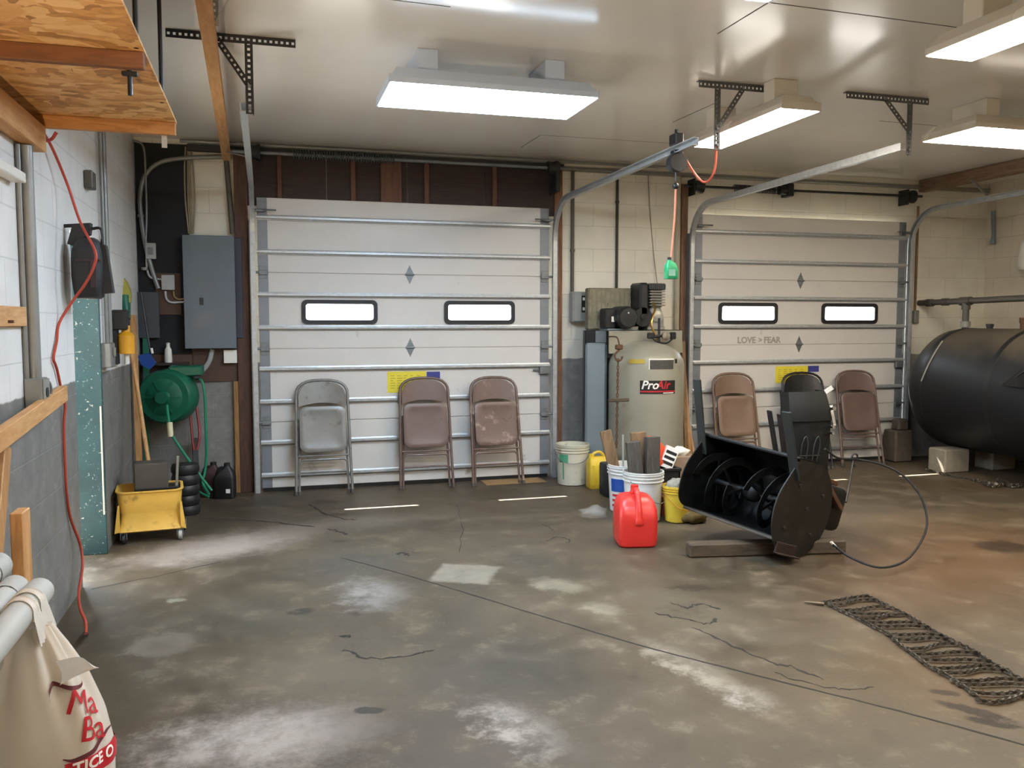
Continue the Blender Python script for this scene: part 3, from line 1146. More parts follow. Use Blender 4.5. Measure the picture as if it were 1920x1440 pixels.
def bracket(x0, x1, y, xd, zd, xb, zb, m, label):
    root = thing('ceiling_bracket', label, 'bracket', ((x0+x1)/2, y, ZC), group='punched angle track brackets')
    w = 0.042
    b = MB()
    perf(b, (x0, y, ZC-0.024), (x1, y, ZC-0.024), w, (0, -1, 0), flange=0)
    b.box((x0, y, ZC-0.006), (x1, y+0.035, ZC-0.001))
    build(b, 'ceiling_bar', m, root)
    b = MB()
    perf(b, (xd, y-0.006, ZC-0.03), (xd, y-0.006, zd), w, (0, -1, 0), flange=0)
    b.box((xd+w/2-0.004, y-0.006, zd), (xd+w/2, y+0.03, ZC-0.045))
    build(b, 'drop_bar', m, root)
    b = MB()
    perf(b, (xb, y-0.011, ZC-0.035), (xd, y-0.011, zb), w*0.8, (0, -1, 0), flange=0)
    build(b, 'brace', m, root)
    for px_, pz in ((xd, zd+0.03), (xd, zb), (xb, ZC-0.03)):
        b = MB()
        b.cyl((px_, y-0.02, pz), (px_, y-0.004, pz), 0.009, n=6)
        build(b, 'bolt', m_galvd, root)
    return root


bracket(-0.47, 0.19, 4.91, -0.055, 2.615, -0.215, 2.76, m_slot, 'black punched angle bracket on ceiling beside the raw lumber strip')
bracket(2.68, 3.37, 5.0, 2.81, 2.60, 2.99, 2.73, m_slotg, 'grey punched bracket carrying the rail over the compressor')
bracket(3.756, 4.42, 4.97, 4.262, 2.642, 4.06, 2.79, m_slotg, 'grey punched bracket carrying the left rail of the stencilled door')

# ------------------------------------------------------------------ ceiling lights
m_coolL = glow('cool_light_diffuser', (0.62, 0.80, 1.0, 1), 22.0)
m_warmL = glow('warm_light_diffuser', (1.0, 0.885, 0.73, 1), 17.5)
m_fixt = mat('glow_tinted_enamel_fixture', '#c3d2e8', 0.3, 0.0, 0.02, 2, rvar=0.03)  # white enamel with the cool lamp's bluish glow tinted into the colour
m_fixw = mat('shiny_warm_fixture', '#d5cfc3', 0.25, 0.1, 0.02, 2, rvar=0.03)


def fixture(x0, x1, y0, y1, cool, label, rot=0.0, zb=2.80, hb=0.095):
    c = V(((x0+x1)/2, (y0+y1)/2, 0))
    root = thing('ceiling_light', label, 'ceiling light', (c.x, c.y, ZC), RZ(rot), group='hanging fluorescent ceiling lights')
    lx, ly = (x1-x0)/2, (y1-y0)/2
    z0 = zb-ZC
    mf = m_fixt if cool else m_fixw
    b = MB()
    # tapering sheet metal hood
    e = 0.0
    rings = []
    for zz, k in ((z0+0.004, 0.0), (z0+0.035, 0.0), (z0+hb, 0.045), (z0+hb+0.004, 0.05)):
        rings.append([V((-lx+k, -ly+k, zz)), V((lx-k, -ly+k, zz)), V((lx-k, ly-k, zz)), V((-lx+k, ly-k, zz))])
    b.loft(rings)
    build(b, 'housing', mf, root, local=True)
    b = MB()
    b.box((-lx+0.008, -ly+0.008, z0-0.003), (lx-0.008, ly-0.008, z0+0.003))
    build(b, 'diffuser', m_coolL if cool else m_warmL, root, local=True)
    longx = lx > ly
    for s in (-1, 1):
        b = MB()
        if longx:
            b.box((s*lx-0.004, -ly-0.002, z0-0.001), (s*lx+0.004, ly+0.002, z0+0.05), 0.002)
        else:
            b.box((-lx-0.002, s*ly-0.004, z0-0.001), (lx+0.002, s*ly+0.004, z0+0.05), 0.002)
        build(b, 'end_cap', mf, root, local=True)
        b = MB()
        if longx:
            b.box((s*lx*0.62-0.06, -ly*0.62, z0+hb), (s*lx*0.62+0.06, ly*0.62, -0.001), 0.004)
        else:
            b.box((-lx*0.62, s*ly*0.62-0.06, z0+hb), (lx*0.62, s*ly*0.62+0.06, -0.001), 0.004)
        build(b, 'mounting_strap', mf, root, local=True)
    return root


fixture(0.678, 1.898, 4.755, 5.30, True, 'cool white wide ceiling light with dark gap above, in front of first overhead door', rot=0)
fixture(3.06, 3.34, 4.66, 5.86, False, 'narrow warm ceiling light behind the grey punched bracket', rot=0)
fixture(4.61, 5.83, 4.745, 5.24, False, 'wide warm ceiling light right of the last punched bracket')
fixture(3.15, 3.43, 2.36, 3.575, False, 'narrow warm ceiling light nearest the camera at upper right corner')
fixture(0.782, 2.002, 2.62, 3.163, True, 'cool white ceiling light cut off by top edge, only its far rim showing')
fixture(3.15, 3.43, -0.4, 0.82, False, 'added narrow warm ceiling light, unseen behind the camera')  # this and the three below: unseen lights added for overall brightness
fixture(0.75, 1.97, -0.6, -0.06, False, 'added wide ceiling light, unseen behind the camera, left row')
fixture(5.0, 6.22, 1.7, 2.2, False, 'added wide warm ceiling light, unseen past the right edge, nearer row')
fixture(5.0, 6.22, -1.2, -0.7, False, 'added wide warm ceiling light, unseen behind the camera, right row')

# ------------------------------------------------------------------ loft
ZO = 2.445
loft = thing('storage_loft', 'hanging strand board storage loft with pine joists above the left wall', 'loft', (-0.7, 3.3, ZO))
b = MB()
b.box((XL, 0.6, ZO), (-0.388, 4.47, ZO+0.012))
build(b, 'deck_board', m_osb, loft)
for yj, m_ in ((4.44, m_tanx), (3.33, wood('dark_pine_joist', '#7d4f2c', '#5c371d', 0.65, 'X')), (2.2, m_tanx), (1.1, m_tanx)):
    b = MB()
    b.box((XL+0.005, yj-0.019, ZO-0.058), (-0.391, yj+0.019, ZO), 0.003)
    build(b, 'joist', m_, loft)
b = MB()
b.box((XL+0.001, 0.6, ZO-0.175), (XL+0.075, 4.41, ZO-0.059), 0.003)
build(b, 'ledger', m_tan, loft)
for yr in (4.05, 3.28):
    b = MB()
    b.cyl((-0.41, yr, ZO), (-0.41, yr, ZC-0.001), 0.009, n=8)
    build(b, 'hanging_rod', m_cap, loft)
b = MB()
p = aY(243, 132, 3.52)
b.cyl((p.x, 3.52, ZO-0.001), (p.x, 3.52, ZO-0.105), 0.009, n=8)
b.box((p.x-0.028, 3.51, ZO-0.035), (p.x+0.028, 3.53, ZO-0.018), 0.003)
build(b, 'hook', m_cap, loft, label='black hook hanging under the loft deck')
b = MB()
p = aY(308, 262, 4.46)
b.box((p.x-0.012, 4.459, 2.33), (p.x+0.012, 4.464, 2.40))
build(b, 'metal_clip', m_galv, loft)

# raw lumber strip under the ceiling
b = MB()
b.bar((-0.215, 3.2, 2.905), (-0.285, YB-0.052, 2.885), 0.07, 0.045, bev=0.003)
lum = build(b, 'lumber_strip', m_tan, label='long raw pine strip running under the ceiling to the back wall', cat='lumber')
b = MB()
perf(b, (-0.20, 4.35, ZC-0.004), (-0.20, 4.35, 2.885), 0.04, (0, -1, 0), flange=0)
build(b, 'hanger', m_slots, lum)
b = MB()
perf(b, (0.02, 3.7, ZC-0.02), (-0.2, 4.34, 2.9), 0.04, (0.3, -1, 0.2), flange=0)
tag(build(b, 'punched_strap', m_slots), 'light punched strap slanting from ceiling to raw pine strip near top edge', 'strap')
b = MB()
perf(b, (-0.255, 7.3, 2.845), (-0.09, 6.6, 2.69), 0.04, (0.3, -1, 0), flange=0.02)
tag(build(b, 'punched_strap', m_slots), 'light punched strap between raw pine strip and left door rail', 'strap')
# ------------------------------------------------------------------ folding chairs
def make_chair():
    root = thing('folding_chair', 'grey folding steel chair leaning against the first overhead door', 'chair', group='folded steel chairs against the overhead doors')
    b = MB()
    pts = [(-0.240, 0, 0.012), (-0.232, 0, 0.3), (-0.226, 0, 0.62), (-0.222, 0, 0.82)]
    for a in range(180, -1, -15):
        x = math.cos(R(a))
        pts.append((0.222*math.copysign(abs(x)**0.75, x), 0, 0.86+0.14*math.sin(R(a))**0.75 if 0 < a < 180 else 0.86))
    pts += [(0.222, 0, 0.82), (0.226, 0, 0.62), (0.232, 0, 0.3), (0.240, 0, 0.012)]
    b.tube(pts, 0.0125, 8)
    build(b, 'frame', m_chairg, root, local=True, angle=60)
    # backrest panel inside the bend
    def back(u, v):
        x = (u-0.5)*2
        hw = 0.205
        zt = 0.86+0.125*max(0.0, 1-abs(x)**3.0)**0.6
        zb = 0.765+0.035*(1-x*x)
        z = zb+(zt-zb)*v
        return (x*hw, -0.012+0.022*(1-x*x)-0.006*v, z)
    b = MB()
    b.grid(back, 16, 6, 0.008)
    build(b, 'backrest', m_chairg, root, local=True, angle=50)
    # pressed seat pan with rolled rim
    b = MB()
    rings = []
    cz = 0.565
    for k, (ins, y) in enumerate(((0.03, -0.012), (0.004, -0.012), (0.0, -0.02), (0.002, -0.034), (0.014, -0.040), (0.045, -0.034), (0.10, -0.030), (0.16, -0.028))):
        w_, h_ = 0.405-2*ins, 0.405-2*ins
        rings.append([V((px, y, cz+pz)) for px, pz in rrect(w_, h_, max(0.012, 0.065-ins*0.3), 5)])
    b.loft(rings)
    build(b, 'seat', m_chairg, root, local=True, angle=50)
    for s in (-1, 1):
        b = MB()
        b.tube([(s*0.197, 0.024, 0.66), (s*0.205, 0.026, 0.3), (s*0.212, 0.028, 0.012)], 0.0105, 8)
        build(b, 'rear_leg', m_chairg, root, local=True)
    b = MB()
    b.tube([(-0.207, 0.026, 0.235), (-0.203, 0.024, 0.28), (-0.18, 0.022, 0.302), (0.18, 0.022, 0.302), (0.203, 0.024, 0.28), (0.207, 0.026, 0.235)], 0.009, 8)
    build(b, 'stretcher', m_chairg, root, local=True)
    b = MB()
    b.cyl((-0.209, 0.026, 0.195), (0.209, 0.026, 0.195), 0.0085, n=8)
    build(b, 'stretcher', m_chairg, root, local=True)
    b = MB()
    b.cyl((-0.234, 0, 0.335), (0.234, 0, 0.335), 0.0075, n=8)
    build(b, 'front_crossbar', m_chairg, root, local=True)
    for x, y in ((-0.240, 0), (0.240, 0), (-0.212, 0.028), (0.212, 0.028)):
        b = MB()
        b.cyl((x, y, 0.0), (x, y, 0.032), 0.0165, 0.0145, n=10)
        build(b, 'rubber_foot', m_foot, root, local=True)
    for s in (-1, 1):
        b = MB()
        b.bar((s*0.213, -0.012, 0.60), (s*0.218, 0.012, 0.40), 0.004, 0.022)
        build(b, 'hinge_arm', m_chairg, root, local=True)
    return root


chair = make_chair()
m1 = mat('plain_mauve_chair', '#6a5750', 0.38, 0.1, 0.08, 12)
m2 = mat('scratched_mauve_chair', '#6a564e', 0.36, 0.1, 0.1, 12, dirt='#b39b8e', dirt_amt=0.35, dscale=6)
m3 = mat('tan_mauve_chair', '#745c4c', 0.4, 0.1, 0.08, 12)
gname = m_chairg.name
CH = ((608, 7.50, 10.5, 0, None, None),
      (801, 7.52, 9.5, 1, m1, 'mauve brown folding chair in front of the yellow sticker on the first overhead door'),
      (935, 7.48, 11, -1, m2, 'mauve folding chair with scuffed seat, beside the slide lock of first door'),
      (1389, 7.44, 13, 4, m3, 'tan brown folding chair directly behind the black snow thrower hood'),
      (1521, 7.38, 14, 6, m_chairk, 'black folding chair behind the snow thrower chute'),
      (1619, 7.46, 12.5, 5, m1, 'brown folding chair nearest the oil tank'))
for px, fy, lean, yaw, mm, lab in CH:
    p = aY(px, 868, fy)
    M_ = T((p.x, fy, 0)) @ RZ(-yaw) @ RX(-lean)
    if lab is None:
        chair.matrix_world = M_
        MW[chair.name] = M_
    else:
        copy_tree(chair, M_, lab, {gname: mm})

# ------------------------------------------------------------------ air compressor
CX, CY, CR = 3.385, 7.24, 0.345
comp = thing('air_compressor', 'vertical tank air compressor with red and black label between the overhead doors', 'air compressor', (CX, CY, 0))
b = MB()
prof = [(0.02, 0.16), (0.20, 0.175), (0.31, 0.22), (CR-0.004, 0.28), (CR, 0.31), (CR, 1.10), (CR-0.01, 1.15), (0.30, 1.21), (0.22, 1.27), (0.12, 1.305), (0.02, 1.315)]
b.lathe(prof, T((CX, CY, 0)), 48)
tank = build(b, 'tank', m_tank, comp, angle=40)
b = MB()
b.lathe([(0.30, 0.0), (0.30, 0.22), (0.29, 0.22), (0.29, 0.0)], T((CX, CY, 0)), 36, caps=False)
build(b, 'base_skirt', m_tank, comp)


def wrapmap(b, i0, r):
    """bend flat artwork (x along the arc, z up) round the tank, facing the camera"""
    a0 = math.atan2(-CY, -CX)
    for i in range(i0, len(b.v)):
        p = b.v[i]
        a = a0+p.x/CR
        rr = r+p.y
        b.v[i] = V((CX+math.cos(a)*rr, CY+math.sin(a)*rr, p.z))
    return b


def patch(x0, x1, z0, z1, off, name, m, parent=tank):
    b = MB()
    n = 12
    vs, fs = [], []
    for k in range(n+1):
        x = x0+(x1-x0)*k/n
        vs += [V((x, 0, z0)), V((x, 0, z1))]
    for k in range(n):
        fs.append((2*k, 2*k+2, 2*k+3, 2*k+1))
    b.add(vs, fs)
    wrapmap(b, 0, CR+off)
    return build(b, name, m, parent)


def tank_text(txt, size, x, z, m, shear=0.25, bold=0.0, off=0.0025, name='lettering', parent=None):
    b = MB()
    b.text(txt, size, Matrix(((1, 0, 0, x), (0, 0, 1, 0), (0, 1, 0, z), (0, 0, 0, 1))), 0.0004, shear, 'LEFT', bold)
    wrapmap(b, 0, CR+off)
    return build(b, name, m, parent or tank)


# +x runs to the viewer's right
lab = patch(-0.055, 0.285, 0.855, 0.975, 0.0012, 'brand_label', m_ink)
patch(-0.055, 0.285, 0.872, 0.884, 0.0018, 'label_stripe', m_redink, lab)
tank_text('Pro', 0.105, -0.045, 0.933, m_whiteink, parent=lab, bold=0.002)
tank_text('Air', 0.105, 0.085, 0.933, m_redink, parent=lab, bold=0.002)
patch(0.155, 0.265, 0.860, 0.868, 0.0022, 'label_print', m_whiteink, lab)
pl = patch(0.025, 0.262, 1.075, 1.165, 0.0012, 'rating_plate', mat('grey_rating_plate', '#4d4c48', 0.4, 0.2, 0.25, 60))
patch(0.022, 0.265, 1.158, 1.170, 0.0016, 'plate_border', m_whiteink, pl)
patch(0.022, 0.030, 1.075, 1.170, 0.0017, 'plate_border', m_whiteink, pl)
patch(-0.16, -0.012, 1.125, 1.165, 0.0012, 'yellow_label', mat('faded_yellow_label', '#b59d42', 0.5))
patch(0.285, 0.31, 1.125, 1.165, 0.0012, 'small_label', m_ink)

# motor platform with folded front flange
b = MB()
zP = 1.42
b.box((CX-0.35, CY+0.06, zP-0.006), (CX+0.40, CY+0.50, zP))
b.box((CX-0.35, CY+0.06, zP-0.215), (CX+0.40, CY+0.066, zP))
b.box((CX+0.394, CY+0.06, zP-0.12), (CX+0.40, CY+0.50, zP))
b.box((CX-0.20, CY+0.07, 1.2), (CX-0.14, CY+0.2, zP-0.006))
b.box((CX+0.14, CY+0.07, 1.2), (CX+0.20, CY+0.2, zP-0.006))
build(b, 'platform', m_tank, comp)
# belt guard
b = MB()
for sx in (0,):
    gx0, gx1, gy0, gy1 = CX-0.46, CX-0.02, CY+0.30, CY+0.40
    b.box((gx0, gy0, zP), (gx1, gy1, zP+0.395), 0.012)
build(b, 'belt_guard', mat('dusty_belt_guard', '#7f7a66', 0.75, 0.1, 0.3, 14, dirt='#4a4437', dirt_amt=0.3, dscale=9), comp)
b = MB()
for i in range(9):
    x = gx0+0.03+i*0.047
    b.box((x, gy0-0.003, zP+0.05), (x+0.012, gy0, zP+0.36))
build(b, 'guard_grille', mat('guard_mesh', '#77745f', 0.7), comp)
# motor
mx_ = CX-0.235
b = MB()
b.lathe([(0.01, -0.17), (0.085, -0.168), (0.10, -0.15), (0.105, -0.12), (0.105, 0.10), (0.09, 0.13), (0.03, 0.135)], T((mx_+0.05, CY+0.16, zP+0.115)) @ RX(90) @ RZ(0) @ Matrix.Scale(-1, 4, V((0, 0, 1))), 24)
motor = build(b, 'motor', m_cap, comp)
b = MB()
b.box((mx_-0.13, CY+0.10, zP+0.01), (mx_-0.03, CY+0.26, zP+0.20), 0.012)
build(b, 'motor_terminal_box', m_cap, comp)
b = MB()
b.box((mx_-0.075, CY+0.096, zP+0.075), (mx_-0.045, CY+0.1, zP+0.125))
build(b, 'motor_plate', m_whiteink, comp)
b = MB()
b.sphere((mx_+0.045, CY-0.012, zP+0.155), 0.012, 10, 6)
build(b, 'grease_fitting', m_chrome, comp)
b = MB()
b.box((mx_-0.12, CY+0.08, zP), (mx_+0.17, CY+0.28, zP+0.012))
build(b, 'motor_base', m_bluegrey, comp)
# pump
px_ = CX+0.13
b = MB()
b.box((px_-0.065, CY+0.12, zP), (px_+0.115, CY+0.34, zP+0.03), 0.005)
rings = []
for z, hw, hd in ((0.03, 0.085, 0.10), (0.10, 0.085, 0.10), (0.17, 0.07, 0.09), (0.22, 0.055, 0.08)):
    rings.append([V((px_+0.03+x, CY+0.23+y, zP+z)) for x, y in rrect(hw*2, hd*2, 0.03, 3)])
b.loft(rings)
build(b, 'pump_crankcase', m_iron, comp)
b = MB()
b.lathe([(0.01, 0), (0.052, 0), (0.056, 0.01), (0.03, 0.02), (0.01, 0.02)], T((px_+0.035, CY+0.125, zP+0.125)) @ RX(90), 20)
build(b, 'bearing_cover', mat('light_pump_cover', '#a5a49a', 0.4, 0.4), comp)
b = MB()
for i in range(6):
    z = zP+0.225+i*0.026
    b.box((px_-0.055, CY+0.10, z), (px_+0.105, CY+0.36, z+0.012), 0.003)
b.box((px_-0.025, CY+0.13, zP+0.21), (px_+0.08, CY+0.33, zP+0.37))
build(b, 'cylinder_fins', m_iron, comp)
b = MB()
b.box((px_-0.06, CY+0.095, zP+0.372), (px_+0.11, CY+0.37, zP+0.435), 0.012)
for i in range(7):
    b.box((px_-0.04+i*0.021, CY+0.088, zP+0.378), (px_-0.03+i*0.021, CY+0.096, zP+0.425))
build(b, 'cylinder_head', mat('dark_pump_head', '#3b3c3c', 0.5, 0.2, 0.15, 12), comp)
b = MB()
b.box((px_-0.155, CY+0.10, zP+0.13), (px_-0.062, CY+0.34, zP+0.44), 0.02)
build(b, 'intake_filter', m_cap, comp)
b = MB()
b.cyl((px_-0.12, CY+0.10, zP+0.12), (px_-0.12, CY+0.30, zP+0.12), 0.09, n=24)
b.cyl((px_-0.12, CY+0.09, zP+0.12), (px_-0.12, CY+0.10, zP+0.12), 0.03, n=12)
build(b, 'flywheel', m_cap, comp)
# copper delivery pipe, pressure switch, gauge
b = MB()
b.tube([(px_-0.02, CY+0.10, zP+0.25), (px_-0.04, CY+0.02, zP+0.18), (px_-0.10, CY-0.03, zP+0.06), (px_-0.05, CY-0.03, zP-0.06), (px_-0.02, CY-0.03, 1.30)], 0.011, 8, k=5)
build(b, 'delivery_pipe', mat('tarnished_copper', '#a98545', 0.35, 0.8, 0.15), comp)
b = MB()
gx, gz = px_-0.015, 1.37
b.lathe([(0.005, 0), (0.036, 0), (0.040, 0.008), (0.040, 0.03), (0.01, 0.032)], T((gx+0.035, CY-0.07, gz-0.005)) @ RX(90), 20)
gauge = build(b, 'pressure_gauge', m_chrome, comp)
b = MB()
b.cyl((gx-0.10, CY-0.05, gz-0.01), (gx+0.14, CY-0.05, gz+0.0), 0.013, n=10)
b.cyl((gx-0.015, CY-0.05, 1.28), (gx-0.015, CY-0.05, gz+0.16), 0.012, n=10)
b.box((gx-0.13, CY-0.075, gz-0.03), (gx-0.07, CY-0.03, gz+0.025), 0.008)
b.box((gx+0.09, CY-0.08, gz-0.035), (gx+0.15, CY-0.03, gz+0.03), 0.01)
build(b, 'valve_manifold', m_cap, comp)
b = MB()
b.tube([(gx-0.10, CY-0.06, gz), (gx-0.07, CY-0.10, gz-0.05), (gx+0.03, CY-0.11, gz-0.07), (gx+0.12, CY-0.08, gz-0.02)], 0.008, 8, k=4)
build(b, 'relief_valve_tube', m_blackr, comp)

# blue grey sheet metal cabinet beside the tank
cab = thing('steel_cabinet', 'blue grey sheet metal cabinet squeezed against the compressor tank', 'cabinet', (3.0, 7.55, 0))
b = MB()
MC = T((2.862, 7.452, 0)) @ RZ(-20.9)
b.box((0, 0, 0.0), (0.20, 0.33, 1.30), 0.02, MC)
build(b, 'body', m_bluegrey, cab)
b = MB()
b.box((-0.022, 0.02, 0.0), (-0.001, 0.30, 1.415), 0.004, MC)
build(b, 'side_plate', m_cap, cab)
b = MB()
b.box((0.0, 0.02, 1.301), (0.09, 0.30, 1.415), 0.004, MC)
build(b, 'top_bracket', m_dark, cab)
b = MB()
b.box((0.091, 0.01, 1.301), (0.195, 0.28, 1.412), 0.004, MC)
build(b, 'control_box', mat('slate_grey_box', '#5d656a', 0.5), cab)


# ------------------------------------------------------------------ chains
def link(b, c, d, side, L=0.034, W=0.022, r=0.0036, n=5, m=10):
    """one oval chain link centred at c, long axis d, in the plane (d, side)"""
    d = d.normalized()
    side = (side-d*side.dot(d)).normalized()
    pts = []
    for i in range(m):
        a = 2*PI*i/m
        ca, sa = math.cos(a), math.sin(a)
        pts.append(c+d*(ca*(W/2-r)+math.copysign(L/2-W/2, ca) if abs(ca) > 0.01 else 0)+side*(sa*(W/2-r)))
    b.tube(pts, r, n, closed=True)


def chain_run(b, pts, pitch=0.026, **kw):
    sp = smooth_path(pts, 10)
    acc = 0.0
    k = 0
    for i in range(len(sp)-1):
        d = sp[i+1]-sp[i]
        L = d.length
        while acc <= L:
            c = sp[i]+d*(acc/max(L, 1e-6))
            u = d.normalized()
            s1 = u.cross(V((0, 0, 1)))
            if s1.length < 0.2:
                s1 = V((1, 0, 0))
            s1 = s1.normalized()
            s2 = u.cross(s1)
            side = (s1*0.9+s2*0.45) if k % 2 == 0 else (s2*0.75-s1*0.65)
            link(b, c, u, side, **kw)
            k += 1
            acc += pitch
        acc -= L
    return b


# hook, chain and handle hanging from the compressor
hk = thing('hanging_chain', 'rusty hook with thin chain and crossbar hanging in front of compressor tank', 'chain', (2.92, 6.86, 0.4))
hx0 = aY(1160, 660, 6.86).x
b = MB()
b.tube([(hx0+0.02, 6.86, 1.28), (hx0, 6.86, 1.25), (hx0-0.035, 6.86, 1.21), (hx0-0.02, 6.86, 1.165), (hx0+0.02, 6.86, 1.165), (hx0+0.035, 6.86, 1.195)], 0.009, 8, k=5)
b.box((hx0-0.03, 6.84, 1.255), (hx0+0.035, 6.88, 1.30), 0.008)
b.tube([(hx0+0.005, 6.86, 1.30), (hx0+0.02, 6.95, 1.36), (hx0+0.10, CY+0.07, 1.36)], 0.007, 6, k=4)
build(b, 'hook', m_rust, hk)
b = MB()
zb_ = aY(1157, 840, 6.86).z
chain_run(b, [V((hx0-0.005, 6.86, 1.16)), V((hx0-0.008, 6.86, 0.8)), V((hx0-0.012, 6.86, zb_))], 0.03, L=0.042, W=0.024, r=0.0045, n=4, m=8)
build(b, 'chain', m_rust, hk)
b = MB()
zc_ = aY(1158, 750, 6.85).z
b.box((hx0-0.10, 6.835, zc_-0.016), (hx0+0.095, 6.855, zc_+0.014), 0.006)
build(b, 'crossbar', m_oldw, hk)

# ------------------------------------------------------------------ buckets and clutter by the compressor
def bucket(c, h, r0, r1, m, label, bail=True, group=None, yaw=0.0, bail_m=None, bail_side=-1, bail_drop=0.5, name='bucket'):
    root = thing(name, label, 'bucket', c, RZ(yaw), group)
    b = MB()
    th = 0.004
    prof = [(0.01, 0.004), (r0-0.012, 0.0), (r0, 0.008)]
    rf = lambda z: r0+(r1-r0)*z/h
    for z in (0.5, 0.72):
        prof.append((rf(h*z), h*z))
    for zz in (0.80, 0.87, 0.93):
        prof += [(rf(h*zz), h*zz), (rf(h*zz)+0.009, h*zz+0.003), (rf(h*zz)+0.009, h*zz+0.009), (rf(h*zz), h*zz+0.012)]
    prof += [(r1, h-0.012), (r1+0.006, h-0.01), (r1+0.006, h), (r1-th, h), (rf(h*0.5)-th, h*0.5), (r0-th, 0.016), (0.01, 0.014)]
    b.lathe(prof, None, 36)
    build(b, 'body', m, root, local=True, angle=30)
    if bail:
        b = MB()
        pts = []
        zz = h*0.84
        rr = rf(zz)+0.014
        for i in range(0, 13):
            a = PI*i/12
            pts.append((-math.cos(a)*rr, bail_side*(math.sin(a)*rr*1.03), zz-math.sin(a)*h*bail_drop))
        b.tube(pts, 0.0028, 6)
        build(b, 'bail_handle', bail_m or m_galvd, root, local=True)
    return root


bk = bucket((2.705, 7.36, 0), 0.375, 0.135, 0.152, m_bucket2, 'dirty cream bucket with faded green label beside the brown door casing', yaw=-18, bail_drop=0.28)
b = MB()
def bl(u, v, r0=0.135, r1=0.152, h=0.375):
    a = R(215+u*38)
    z = 0.215+v*0.075
    rr = r0+(r1-r0)*z/h+0.0015
    return (math.cos(a)*rr, math.sin(a)*rr, z)
b.grid(bl, 8, 2)
build(b, 'green_label', m_yelink, bk, local=True)
b = MB()
def bl2(u, v, r0=0.135, r1=0.152, h=0.375):
    a = R(230+u*6)
    z = 0.06+v*0.15
    rr = r0+(r1-r0)*z/h+0.0015
    return (math.cos(a)*rr, math.sin(a)*rr, z)
b.grid(bl2, 4, 4)
build(b, 'side_lettering', m_yelink, bk, local=True)

bw = bucket((2.725, 5.86, 0), 0.375, 0.130, 0.150, m_bucket, 'clean white bucket holding dark wood offcuts, behind the red fuel can', yaw=30, bail_drop=0.45)
b2 = bucket((2.735, 6.19, 0), 0.375, 0.130, 0.150, m_bucket, 'white bucket with blue and red label holding a tan board, left of the offcut bucket', yaw=0, bail=False)
b = MB()
b.grid(lambda u, v: (math.cos(R(190+u*60))*(0.1425+v*0.004), math.sin(R(190+u*60))*(0.1425+v*0.004), 0.17+v*0.10), 8, 2)
build(b, 'blue_label', m_bluep, b2, local=True)
b = MB()
for k in range(3):
    b.grid(lambda u, v: (math.cos(R(195+u*45))*0.1405, math.sin(R(195+u*45))*0.1405, 0.05+k*0.04+v*0.018), 6, 1)
build(b, 'label_print', m_redink, b2, local=True)

# offcuts standing in the white bucket
def offcut(p0, p1, w_, t_, m, label, up=(0, 1, 0), name='wood_offcut', group='wood offcuts in the buckets'):
    b = MB()
    b.bar(p0, p1, w_, t_, V(up), 0.003)
    return tag(build(b, name, m), label, 'wood offcut', group)


m_darkb = wood('dark_grey_offcut', '#55504a', '#38342f', 0.75, 'Z')
offcut((2.69, 5.83, 0.02), (2.63, 5.85, 0.60), 0.105, 0.05, m_darkb, 'dark wood offcut at left side of the white bucket', (0.15, 1, 0))
offcut((2.785, 5.84, 0.02), (2.795, 5.86, 0.63), 0.115, 0.05, m_darkb, 'dark wood offcut standing upright at right side of the white bucket', (-0.1, 1, 0))
offcut((2.74, 5.90, 0.03), (2.705, 5.92, 0.66), 0.12, 0.04, m_oldz, 'brown board rising highest behind the dark offcuts', (0, 1, 0))
offcut((2.71, 6.20, 0.03), (2.56, 6.22, 0.64), 0.09, 0.025, m_oldz, 'tan board slanting left out of the labelled white bucket', (0.1, 1, 0))
b = MB()
b.cyl((2.68, 6.12, 0.03), (2.655, 6.09, 0.62), 0.008, n=8)
tag(build(b, 'rod', m_pvc), 'thin pale rod upright in the labelled white bucket', 'rod')

# red fuel can
gc = thing('fuel_can', 'red plastic fuel can standing on the floor in front of white bucket', 'fuel can', (2.375, 5.23, 0), RZ(-12))
b = MB()
rings = []
for z, w_, d_, rr, dy in ((0.0, 0.225, 0.225, 0.04, 0), (0.012, 0.25, 0.25, 0.045, 0), (0.05, 0.262, 0.262, 0.045, 0), (0.19, 0.266, 0.266, 0.045, 0), (0.25, 0.258, 0.255, 0.045, 0.004),
                          (0.30, 0.232, 0.215, 0.04, 0.02), (0.325, 0.20, 0.17, 0.04, 0.03), (0.336, 0.15, 0.12, 0.035, 0.035), (0.338, 0.05, 0.05, 0.02, 0.035)):
    rings.append([V((x, y+dy, z)) for x, y in rrect(w_, d_, rr, 5)])
b.loft(rings)
build(b, 'body', m_red, gc, local=True, angle=28)
b = MB()
b.tube([(0, 0.02, 0.335), (0, -0.02, 0.372), (0, -0.062, 0.352), (0, -0.10, 0.29), (0, -0.122, 0.22), (0, -0.124, 0.165)], [0.018, 0.019, 0.02, 0.021, 0.024, 0.03], 12, k=4)
build(b, 'handle', m_red, gc, local=True, angle=60)
b = MB()
b.lathe([(0.01, 0.33), (0.032, 0.33), (0.032, 0.355), (0.026, 0.36), (0.026, 0.395), (0.01, 0.398)], T((0, 0.03, 0)), 20)
build(b, 'cap', m_red, gc, local=True)

# yellow bucket with orange bail
yb = bucket((2.95, 5.74, 0), 0.275, 0.088, 0.112, m_yellow, 'small yellow bucket with orange bail beside the white offcut bucket', yaw=10, bail_m=mat('orange_bail', '#c8842c', 0.5), bail_drop=0.45)
b = MB()
b.tube([(2.80, 5.70, 0.02), (2.79, 5.705, 0.02), (2.80, 5.73, 0.20)], 0.012, 6)
